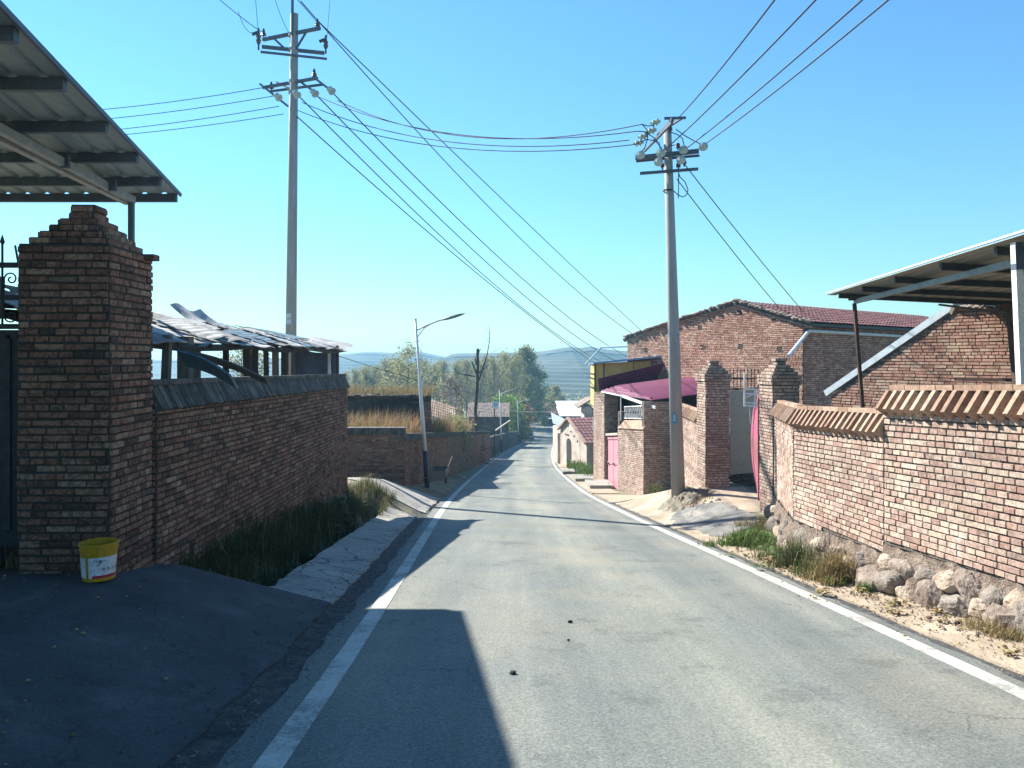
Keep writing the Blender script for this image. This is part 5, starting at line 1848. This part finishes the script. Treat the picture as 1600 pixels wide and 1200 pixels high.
vt = []
while len(vt) < 330:
    y = R.uniform(7.6, 17.4); e = R.uniform(1.02, 1.75); x = xc(y) - WL - e
    if -3.42 < x and noise.noise(Vector((x * 1.5, y * .9, 4))) > -.3: vt.append((x, y, R.uniform(.5, 1.25)))
def verge_left():
    x, y, k = vt[R.randrange(len(vt))]
    x += R.gauss(0, .05); y += R.gauss(0, .07)
    if x < -3.41: return None
    return Vector((x, y, G(x, y) - .02)), k
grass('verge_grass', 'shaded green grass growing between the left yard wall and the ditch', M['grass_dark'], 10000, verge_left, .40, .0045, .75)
grass('tall_grass', 'tall pale grass stalks standing in the left verge', M['straw'], 260, verge_left, .7, .004, .5)
def corner_grass():
    y = R.uniform(16.0, 18.5); x = -3.55 + .75 * R.random() ** 1.4
    return Vector((x, y, G(x, y) - .02))
grass('tall_grass', 'dry sunlit grass at the end of the left yard wall', M['straw'], 260, corner_grass, .45, .005, .6)
grass('verge_grass', 'shaded green grass over the end of the ditch by the alley', M['grass'], 1500, corner_grass, .32, .005, .7)
def under_gate():
    x = R.uniform(-6.2, -4.3); y = R.uniform(6.7, 8.6)
    return Vector((x, y, G(x, y)))
grass('dry_straw', 'dry straw lying behind and below the left iron gate', M['straw'], 900, under_gate, .3, .007, .9)

def bush_blades(name, label, cat, c, r, n, h, mat, wd=.006, bend=.7, extra=None):
    mb = MB()
    hubs = [(R.gauss(0, .42), R.gauss(0, .42), R.uniform(.55, 1.15)) for _ in range(max(4, n // 90))]
    def pl():
        hx, hy, hk = hubs[R.randrange(len(hubs))]
        x, y = c[0] + r * (hx * .55 + R.gauss(0, .10)), c[1] + r * (hy + R.gauss(0, .13))
        if x > wallx(y) - .05: x = wallx(y) - .05 - abs(R.gauss(0, .12))
        q = min(1.3, math.hypot((x - c[0]) / .7, y - c[1]) / r)
        return Vector((x, y, G(x, y) - .02)), hk * (1.1 - .5 * q)
    blades(mb, n, pl, h, wd, bend)
    return tag(obj(name, mb, mat), label, cat)
def wallx(y):
    return lerp([(4, 4.63), (8.2, 4.05), (10.8, 4.0), (14, 4.87), (16, 4.75), (25, 5)], y) - .08
bush_blades('weed_clump', 'dry golden weed clump against the step of the roadside wall', 'weeds', (3.78, 8.75), .52, 1500, .48, M['straw'], .005)
bush_blades('weed_clump', 'grey green weed clump below the lower roadside wall', 'weeds', (3.7, 9.9), .75, 1700, .5, M['grass'], .006)
bush_blades('weed_clump', 'vivid green low weeds at the bend of the angled wall', 'weeds', (3.75, 11.9), .85, 1700, .36, M['shrub'], .009, .9)
bush_blades('grass_tuft', 'small bright green grass tuft beside the first boulder', 'grass tuft', (3.80, 8.12), .16, 260, .22, M['shrub'], .006)
tag(bush_blades('dry_grass', 'straw coloured sparse grass at the foot of the near boulders', 'grass', (4.05, 6.3), .6, 700, .2, M['straw'], .004), kind='stuff')
tag(bush_blades('dry_grass', 'thin dry grass along the angled wall by the near pillar', 'grass', (4.3, 13.2), .8, 700, .35, M['straw'], .004), kind='stuff')
tag(bush_blades('dry_grass', 'sparse dry grass on the dirt between apron and green weeds', 'grass', (3.7, 13.0), .9, 600, .16, M['straw'], .005), kind='stuff')
tag(bush_blades('dry_grass', 'dry grass and roots matted over the earth heap by the pole', 'grass', (4.2, 17.0), .8, 700, .2, M['straw'], .006), kind='stuff')
bush_blades('weed_clump', 'tuft of green weeds at the corner of the roadside brick house', 'weeds', (4.35, 23.6), .6, 500, .5, M['grass'], .009)
# dead twiggy weed
mb = MB()
for i in range(26):
    p = Vector((3.86, 9.3, G(3.86, 9.3)))
    a = R.uniform(0, 6.28); h = R.uniform(.3, .8)
    d = Vector((math.cos(a) * .35, math.sin(a) * .5, 1))
    k = p + d * h * .5
    mb.tube([p, k, k + d * h * .4 + Vector((R.uniform(-.12, .12), R.uniform(-.12, .12), 0))], [.004, .003, .0015], 4)
tag(obj('dead_weed', mb, M['wood_dark']), 'dark dead twiggy weed between the green and golden clumps', 'weed')

# earth heap round the right pole
mb = MB()
def heap(u_, v_):
    a = 2 * math.pi * u_; q = v_
    x, y = 3.98 + (.72 + .12 * math.sin(3 * a + 1)) * q * math.cos(a), 17.5 + (.95 + .2 * math.sin(2 * a)) * q * math.sin(a)
    h = .30 * (1 - q ** 1.3) * (1 + .5 * noise.noise(Vector((x * 2.2, y * 2.2, 5))))
    z = G(x, y) - .04 * q + h + .07 * noise.noise(Vector((x * 6, y * 6, 2))) * (1 - q * .5) + .05 * noise.noise(Vector((x * 17, y * 17, 2)))
    return (x, y, z)
mb.grid(heap, 90, 36)
tag(obj('earth_heap', mb, M['spoil'], smooth=True), 'heap of loose earth and rubble around the foot of the right pole', 'earth heap')
for i in range(12):
    mb = MB()
    x, y = R.uniform(3.3, 4.5), R.uniform(16.3, 17.3)
    r = R.uniform(.03, .085)
    mb.rock(Vector((x, y, G(x, y) + r * .4)), r, i, R)
    tag(obj('rubble_stone', mb, M['stone']), 'pale rubble stone lying below the earth heap', 'stone', 'stones at the heap')
for k, (px, py, lab_) in enumerate(((891, 975, 'small dark clod in the middle of the near road'), (802, 1056, 'small dark clod on the road near the canopy shadow'), (1496, 984, 'black pebble on the dirt verge near the boulders'), (1452, 975, 'brown pebble left of the black one on the dirt verge'), (888, 1004, 'tiny dark chip below the clod in the road middle'), (1280, 872, 'dark pebble on the dirt verge opposite the golden weeds'))):
    Y = 1.58 / ((py - HY) / F - .12)
    x = (px - 800) / F * Y
    mb = MB(); mb.blob((x, Y, G(x, Y) + .022 + (.03 if x > 3 else 0)), .022 if k != 4 else .012, 0, 1, .5, k, (1.2, 1, .7))
    tag(obj('pebble', mb, M['tyre'] if k != 3 else M['rust']), lab_, 'pebble')

# loose grit and litter along the edges of the road
def chips(name, label, m, n, place, r0, r1):
    mb = MB()
    for i in range(n):
        x, y, dz = place()
        r = R.uniform(r0, r1) * (.5 + R.random())
        c = Vector((x, y, G(x, y) + dz + r * .3))
        a = R.uniform(0, 6.28)
        ca, sa = math.cos(a) * r, math.sin(a) * r
        h = r * R.uniform(.4, .9)
        p = [c + Vector((ca, sa, 0)), c + Vector((-sa * .8, ca * .8, 0)), c + Vector((-ca, -sa, 0)), c + Vector((sa, -ca, 0)), c + Vector((R.uniform(-.3, .3) * r, R.uniform(-.3, .3) * r, h))]
        mb.add(p, [(0, 1, 4), (1, 2, 4), (2, 3, 4), (3, 0, 4)])
    return tag(obj(name, mb, m), label, 'gravel', kind='stuff')
def edge_right():
    y = 2.5 + 20 * R.random() ** 1.6
    e = R.choice((R.gauss(2.62, .14), R.gauss(3.2, .3)))
    x = min(xc(y) + max(2.36, e), wallx(y) - .05)
    return x, y, .03
def edge_left():
    y = 1.5 + 20 * R.random() ** 1.6
    x = xc(y) - max(2.4, R.gauss(2.72, .16))
    return x, y, .03
def wall_foot():
    y = R.uniform(4.8, 14)
    return wallx(y) - .08 - abs(R.gauss(0, .28)), y, .03
chips('loose_gravel', 'fine gravel strewn along the right edge of the road', M['stone'], 1500, edge_right, .004, .009)
chips('loose_gravel', 'dark crumbled asphalt grit along the left edge of the road', M['roadedge'], 2000, edge_left, .004, .011)
chips('loose_gravel', 'brown rubble crumbs fallen along the foot of the right wall', M['mudbase'], 1300, wall_foot, .006, .018)
def strip_grit():
    y = R.uniform(1.2, 17)
    return xc(y) - R.uniform(2.42, 2.9), y, .014
chips('loose_gravel', 'pale pebbles in the broken strip beside the left road line', M['stone_grey'], 1400, strip_grit, .004, .012)
def on_drive():
    return R.uniform(-5, -2.1), 2.0 + 5.3 * R.random(), .032
chips('leaf_litter', 'small dry leaf scraps scattered over the shaded driveway', M['straw'], 260, on_drive, .008, .016)
def litter_right():
    y = R.uniform(5, 14)
    return wallx(y) - .1 - abs(R.gauss(0, .4)), y, .035
chips('leaf_litter', 'dry stalk and leaf litter on the dirt verge by the right wall', M['straw'], 500, litter_right, .006, .014)

def rosettes(name, label, m, spots, size):
    mb = MB()
    for (x, y) in spots:
        z = G(x, y) + .01
        k = R.uniform(.5, 1.2) * size
        for i in range(R.randint(7, 14)):
            a = R.uniform(0, 6.28); lift = R.uniform(.2, 1.3)
            d = Vector((math.cos(a), math.sin(a), 0)); sd = Vector((-d.y, d.x, 0))
            L = k * R.uniform(.5, 1.1); w_ = L * R.uniform(.16, .3)
            o = Vector((x + R.gauss(0, .02), y + R.gauss(0, .02), z + R.random() * k * .5))
            p1 = o + d * L * .5 + Vector((0, 0, L * .5 * lift)); p2 = o + d * L + Vector((0, 0, L * .5 * lift))
            mb.add([o, p1 - sd * w_, p2, p1 + sd * w_, p1 + Vector((0, 0, w_ * .3))], [(0, 1, 4), (1, 2, 4), (2, 3, 4), (3, 0, 4)])
    return tag(obj(name, mb, m), label, 'weeds', kind='stuff')
rosettes('broadleaf_weeds', 'small broad-leaved weeds along the foot of the right walls', M['shrub'], [(wallx(y) - .12 - abs(R.gauss(0, .22)), y) for y in [R.uniform(8.3, 13.8) for _ in range(46)]], .14)
rosettes('broadleaf_weeds', 'withered brown weeds between the right wall and the road', M['straw'], [(wallx(y) - .15 - abs(R.gauss(0, .3)), y) for y in [R.uniform(5.5, 13.8) for _ in range(40)]], .11)
rosettes('broadleaf_weeds', 'broad-leaved weeds among the grass by the left ditch', M['grass_dark'], [(max(-3.35, xc(y) - WL - R.uniform(1.0, 1.6)), y) for y in [R.uniform(7.7, 17) for _ in range(60)]], .2)

# weeds behind the alley wall and on the mud house roof
def weeds_back():
    x = R.uniform(-10, -2.4); y = R.uniform(24.8, 30.8)
    xl = -3.42 + 1.68 * (y - 24) / 36 - .4
    if x > xl: return None
    if noise.noise(Vector((x * .5, y * .4, 9))) < -.35: return None
    return Vector((x, y, -3.15 - .04 * (y - 25)))
mb = MB(); blades(mb, 8500, weeds_back, 1.35, .011, .55)
tag(obj('tall_weeds', mb, M['reed']), 'russet and straw coloured tall weeds filling the plot behind the dark alley wall', 'weeds', kind='stuff')
def weeds_mid():
    y = R.uniform(32, 50)
    x = -3.42 + 1.68 * (y - 24) / 36 - .4 - abs(R.gauss(0, .8))
    if x < -4.0 and y < 40: return None
    return Vector((x, y, -3.95 - .088 * (y - 33)))
mb = MB(); blades(mb, 3600, weeds_mid, 1.6, .013, .6)
tag(obj('tall_weeds', mb, M['reed']), 'leaning reddish weeds beside the bare tree above the alley wall', 'weeds', kind='stuff')
def roof_grass():
    x = R.uniform(-13, -3.6); y = R.uniform(31.3, 36)
    return Vector((x, y, -1.68))
mb = MB(); blades(mb, 5200, roof_grass, .55, .012, .6)
tag(obj('roof_grass', mb, M['straw']), 'dry grass growing all over the mud house roof', 'grass', kind='stuff')
def far_right_weeds():
    y = R.uniform(34, 48); x = xc(y) + R.uniform(2.9, 3.9)
    return Vector((x, y, zr(y)))
mb = MB(); blades(mb, 1500, far_right_weeds, .6, .02, .6)
tag(obj('roadside_weeds', mb, M['shrub']), 'green roadside weeds around the ditch slabs on the right', 'weeds', kind='stuff')


def branchy(mb, p, d, L, r, depth, rg, up=.15, spread=.5, k=(2, 4), tips=None):
    pts = [p]; q = p; dd = d.normalized()
    for i in range(4):
        dd = (dd + Vector((rg.uniform(-.12, .12), rg.uniform(-.12, .12), rg.uniform(-.02, .1) * up * 4))).normalized()
        q = q + dd * L / 4
        pts.append(q)
    mb.tube(pts, [r, r * .85, r * .7, r * .55, r * .35], 6 if r > .03 else 4, cap=False)
    if tips is not None: tips.extend(pts[2:])
    if depth <= 0: return
    for j in range(rg.randint(*k)):
        f = rg.uniform(.3, 1)
        idx = min(3, int(f * 4))
        b = pts[idx].lerp(pts[idx + 1], f * 4 - idx)
        a = rg.uniform(0, 6.28)
        nd_ = (dd + Vector((math.cos(a), math.sin(a), 0)) * spread + Vector((0, 0, up))).normalized()
        branchy(mb, b, nd_, L * rg.uniform(.45, .7), r * .5, depth - 1, rg, up, spread, k, tips)


def leaves(mb, pts, n, spread, size, rg):
    for _ in range(n):
        c = pts[rg.randrange(len(pts))] + Vector((rg.gauss(0, spread), rg.gauss(0, spread), rg.gauss(0, spread)))
        a = Vector((rg.uniform(-1, 1), rg.uniform(-1, 1), rg.uniform(-1, 1))).normalized()
        b = a.orthogonal().normalized()
        b = Matrix.Rotation(rg.uniform(0, 6.28), 3, a) @ b
        s = size * rg.uniform(.6, 1.3)
        mb.face([c - b * s, c + a.cross(b) * s * .5, c + b * s, c - a.cross(b) * s * .5])


def tree(name, label, cat, base, H, crown, n, size, leafm, barkm, seed, group=None, trunk_r=None, limbs=16, spread=.45, clumps=60, fill=1.0):
    """crown: list of (height fraction, radius); limbs reach into it and carry clumps of leaves"""
    rg = random.Random(seed)
    b = Vector(base)
    t_ = thing(name, label, cat, b, group)
    r0 = trunk_r or H * .018
    mb = MB()
    mb.tube([b - Vector((0, 0, .3)), b + Vector((.02 * H * rg.uniform(-1, 1), 0, H * .35)), b + Vector((0, 0, H * .7)), b + Vector((0, 0, H * .96))], [r0 * 1.2, r0 * .8, r0 * .45, r0 * .1], 8)
    tips = []
    for i in range(limbs):
        f = crown[0][0] + (crown[-1][0] - crown[0][0]) * (i + .5) / limbs * .9
        a = rg.uniform(0, 6.28)
        rr = lerp(crown, f) * rg.uniform(.55, 1.0)
        o = b + Vector((0, 0, H * max(.08, f - .12)))
        e = b + Vector((rr * math.cos(a), rr * math.sin(a), H * f))
        m_ = o.lerp(e, .5) + Vector((0, 0, -.03 * H * rg.random()))
        mb.tube([o, m_, e], [r0 * .35, r0 * .2, r0 * .06], 5, cap=False)
        for _ in range(3):
            q = m_.lerp(e, rg.random())
            mb.tube([q, q + Vector((rg.gauss(0, .1), rg.gauss(0, .1), rg.uniform(0, .12))) * H * .6], [r0 * .1, r0 * .03], 4, cap=False)
    obj('trunk', mb, barkm, t_)
    cl = []
    for i in range(clumps):
        f = crown[0][0] + (crown[-1][0] - crown[0][0]) * rg.random()
        R0 = lerp(crown, f)
        a = rg.uniform(0, 6.28); rr = R0 * (rg.random() ** .45) * rg.uniform(.75, 1.05)
        cl.append((b + Vector((rr * math.cos(a), rr * math.sin(a), H * f)), rg.uniform(.5, 1.3)))
    mb = MB()
    for i in range(n):
        c, k = cl[rg.randrange(len(cl))]
        sg = spread * k
        c = c + Vector((rg.gauss(0, sg), rg.gauss(0, sg), rg.gauss(0, sg * .8)))
        a = Vector((rg.uniform(-1, 1), rg.uniform(-1, 1), rg.uniform(-1, 1))).normalized()
        bb = Matrix.Rotation(rg.uniform(0, 6.28), 3, a) @ a.orthogonal().normalized()
        s = size * rg.uniform(.6, 1.3)
        mb.face([c - bb * s, c + a.cross(bb) * s * .5, c + bb * s, c - a.cross(bb) * s * .5])
    obj('crown', mb, leafm, t_)
    return t_


# the big tree at the bend
tree('leafy_tree', 'big dense green tree rising over the bend of the road', 'tree', (2.9, 150, -14.4), 16.2, [(.12, 3.4), (.25, 5.0), (.45, 5.3), (.62, 4.2), (.8, 2.6), (.93, 1.1), (1.0, .3)], 16000, .22, M['leaf_tree'], M['bark'], 21, clumps=170, spread=.62, limbs=26)
tree('leafy_tree', 'second dense green tree standing left behind the big one', 'tree', (-1.6, 158, -14.6), 15.0, [(.12, 2.8), (.3, 4.2), (.55, 4.0), (.8, 2.2), (1.0, .4)], 9000, .22, M['leaf_haze'], M['bark'], 22, clumps=110, spread=.65, limbs=20)
tree('leafy_tree', 'rounded grey green tree right of the big one below the hill', 'tree', (9.8, 172, -15.2), 8.6, [(.15, 1.8), (.4, 2.6), (.7, 2.0), (1.0, .4)], 3600, .2, M['leaf_haze'], M['bark'], 23, clumps=60, spread=.5)
tree('leafy_tree', 'dark low tree shading the far end of the road', 'tree', (4.4, 166, -14.6), 8.0, [(.1, 3.4), (.35, 4.2), (.7, 3.2), (1.0, .8)], 6000, .22, M['leaf_tree'], M['bark'], 24, clumps=80, spread=.6)
tree('leafy_tree', 'bright green spreading tree behind the tiled house', 'tree', (-.9, 108, -11.8), 6.3, [(.3, 2.4), (.55, 3.2), (.8, 2.4), (1.0, .8)], 5200, .16, M['leaf_bright'], M['bark'], 25, clumps=70, spread=.45)
tree('leafy_tree', 'dark green tree just right of the bright green one', 'tree', (1.4, 118, -12.6), 6.4, [(.1, 1.6), (.4, 2.2), (.75, 1.7), (1.0, .4)], 3600, .16, M['leaf_tree'], M['bark'], 26, clumps=50, spread=.4)
tree('shrub', 'small yellow green shrub glowing under the trees at the bend', 'shrub', (6.6, 154, -14.4), 2.6, [(.35, .5), (.6, .85), (.85, .7), (1.0, .3)], 900, .13, M['leaf_yellow'], M['bark'], 27, clumps=24, spread=.2)
tree('shrub', 'reddish leaved shrub beside the farthest lamp', 'shrub', (1.9, 112, -12.4), 5.2, [(.4, .7), (.65, 1.3), (.85, 1.1), (1.0, .4)], 1500, .14, M['leaf_red'], M['bark'], 28, clumps=30, spread=.3)
tree('shrub', 'dark overgrown shrub covering the verge past the farthest lamp', 'shrub', (1.2, 108, -12.0), 3.0, [(.1, 1.0), (.5, 1.3), (1.0, .5)], 1800, .14, M['leaf_tree'], M['bark'], 29, clumps=30, spread=.3)
tree('half_bare_tree', 'russet leaved slender tree between the lamp and the bare trunk', 'tree', (-5.0, 62, -8.2), 6.6, [(.25, .8), (.5, 1.3), (.75, 1.0), (1.0, .25)], 1500, .09, M['leaf_pink'], M['bark_far'], 30, clumps=40, spread=.3, trunk_r=.07)
tree('half_bare_tree', 'wide thin-leaved tree behind the leaning street lamp', 'tree', (-11.0, 80, -9.6), 10.6, [(.3, 2.6), (.5, 3.9), (.75, 3.2), (.92, 1.7), (1.0, .5)], 4200, .12, M['leaf_haze'], M['bark_far'], 31, clumps=110, spread=.5, trunk_r=.14, limbs=26)
tree('leafy_tree', 'olive tree seen through the gap under the shed roof', 'tree', (-13.6, 38, -4.5), 5.2, [(.35, 1.2), (.6, 1.7), (.85, 1.2), (1.0, .3)], 2600, .08, M['leaf_haze'], M['bark_far'], 32, clumps=50, spread=.3)
tree('shrub', 'olive bush at the right end of the weeds by the bare tree', 'shrub', (-3.05, 41, -6.0), 2.9, [(.2, .7), (.6, 1.0), (1.0, .4)], 1500, .07, M['leaf_tree'], M['bark'], 33, clumps=26, spread=.25)

# row of slender hazy poplars
def poplar(seed, label, loc, sc, leafm, n):
    rg = random.Random(seed)
    t_ = thing('poplar', label, 'tree', (0, 0, 0), 'far row of hazy poplars')
    mb = MB(); tips = []
    H = 13.0
    mb.tube([(0, 0, -.5), (.1, 0, H * .5), (0, .05, H)], [.16, .1, .02], 6)
    for i in range(42):
        f = .18 + .78 * i / 42
        a = rg.uniform(0, 6.28)
        Lb = (1 - f) * 4.2 + .9
        d = Vector((math.cos(a) * .42, math.sin(a) * .42, 1)).normalized()
        branchy(mb, Vector((.06, 0, H * f * .92)), d, Lb, .03, 1, rg, .3, .4, (2, 4), tips)
    obj('trunk', mb, M['bark_far'], t_)
    mb = MB(); leaves(mb, tips, n, .28, .10, rg)
    obj('crown', mb, leafm, t_)
    t_.location = loc; t_.scale = (sc, sc, sc)
    return t_
pl_lab = 'slender half-bare hazy poplar in the far row left of the road'
pA = poplar(41, pl_lab, (-23, 118, -12.4), .86, M['leaf_haze'], 3600)
pB = poplar(42, pl_lab, (-18, 122, -12.6), .95, M['leaf_haze'], 4200)
rg = random.Random(77)
for i, (px, Y, top) in enumerate(((556, 112, 572), (572, 120, 566), (585, 118, 568), (604, 125, 556), (626, 130, 560), (652, 128, 563), (678, 126, 566), (694, 132, 558), (712, 124, 562), (730, 130, 556), (757, 132, 552), (772, 128, 556), (790, 136, 549), (806, 142, 547), (742, 140, 554), (664, 140, 558), (563, 126, 574), (594, 134, 566), (614, 138, 558), (640, 140, 561), (686, 142, 560), (722, 140, 557), (767, 140, 553), (799, 132, 556), (540, 116, 577), (750, 122, 562))):
    zb = zr(Y) + .2
    H = (HY - top) / F * Y - zb
    copy_thing(pA if i % 2 else pB, ((px - 800) / F * Y, Y, zb), rg.uniform(0, 6.28), H / 13.2)
# undergrowth mass below the poplars
def under():
    x = rg.uniform(-34, 1.0); y = rg.uniform(98, 130)
    return Vector((x, y, zr(y)))
mb = MB()
pts = []
for i in range(260):
    p = under()
    if p.x > xc(p.y) - 5: continue
    pts.append(p + Vector((0, 0, rg.uniform(.3, 3.0))))
leaves(mb, pts, 15000, .8, .2, rg)
tag(obj('undergrowth', mb, M['leaf_haze']), 'tangled grey green undergrowth below the far poplars', 'undergrowth', kind='stuff')
mb = MB(); pts = []
for i in range(200):
    y = rg.uniform(180, 300); x = rg.uniform(-60, 70)
    pts.append(Vector((x, y, zr(y) + rg.uniform(.5, 4))))
leaves(mb, pts, 12000, 1.4, .5, rg)
tag(obj('valley_trees', mb, M['leaf_haze']), 'hazy mass of trees filling the valley before the terraced hill', 'woodland', kind='stuff')

# pollarded bare tree
t_ = thing('bare_tree', 'dark pollarded bare trunk with one tall whip branch above the alley wall', 'tree', (-2.5, 52, -7.2))
Yb = 52.0
def bp(px, py): return P(px, py, Yb)
mb = MB()
tp = [(742, 725, .25), (742.5, 690, .22), (743.5, 660, .215), (743, 640, .20), (744.5, 622, .20), (745.5, 606, .215), (746, 594, .18), (746, 580, .175), (747, 566, .155), (746, 556, .15), (746.5, 549, .175), (746.5, 544.5, .13)]
mb.tube([bp(x, y) for x, y, r in tp], [r * .6 for x, y, r in tp], 9)
obj('trunk', mb, M['bark'], t_)
for pts, r in (([(746, 600), (753, 580), (761, 555), (764.5, 535), (765, 520), (764, 508)], [.07, .055, .04, .03, .02, .01]), ([(765, 535), (758, 528), (754, 522)], [.015, .01, .005]), ([(764.5, 522), (758, 512), (756, 506)], [.012, .01, .005]), ([(765, 530), (769, 527)], [.012, .006]), ([(764.5, 509), (769, 497)], [.01, .004]),
               ([(746, 588), (741, 575), (737, 565)], [.07, .06, .05]), ([(742, 588), (728, 586), (716, 583), (708, 575)], [.06, .05, .035, .02]), ([(747, 583), (756, 576), (762, 573)], [.05, .035, .02]), ([(747, 556), (749, 548), (751, 545)], [.05, .04, .03]), ([(745, 570), (743, 562), (742, 558)], [.05, .04, .03]), ([(768, 551), (780, 545), (788, 540)], [.014, .01, .005])):
    mb = MB(); mb.tube([bp(*q) for q in pts], [k * .95 for k in r], 6); obj('branch', mb, M['bark'], t_)
# vines and cut branches heaped at its foot
mb = MB(); rg = random.Random(90)
for i in range(120):
    p = Vector((-2.75 + rg.gauss(0, .4), 52 + rg.gauss(0, .6), -7.2 + abs(rg.gauss(0, 1.3))))
    d = Vector((rg.gauss(0, .6), rg.gauss(0, .6), rg.gauss(0, .5)))
    mb.tube([p, p + d * .5, p + d + Vector((0, 0, -.15))], [.025, .02, .008], 4)
tag(obj('brushwood', mb, M['wood_dark']), 'dark heap of cut branches round the foot of the bare tree', 'brushwood', kind='stuff')

# ------------------------------------------------------------------ haze
m = bpy.data.materials.new('valley_haze')
m.use_nodes = True
t = m.node_tree
for n in list(t.nodes):
    if n.type == 'BSDF_PRINCIPLED': t.nodes.remove(n)
pv = t.nodes.new('ShaderNodeVolumePrincipled')
pv.inputs['Color'].default_value = (.36, .72, 1.0, 1)
pv.inputs['Density'].default_value = .0007
pv.inputs['Anisotropy'].default_value = .2
t.links.new(pv.outputs[0], t.nodes['Material Output'].inputs['Volume'])
mb = MB()
mb.box((0, 570, -8), (1900, 1300, 50))
hz = obj('haze', mb, m)
tag(hz, kind='stuff')
hz['label'] = 'thin blue valley haze fading the far trees and hills'
hz['category'] = 'haze'
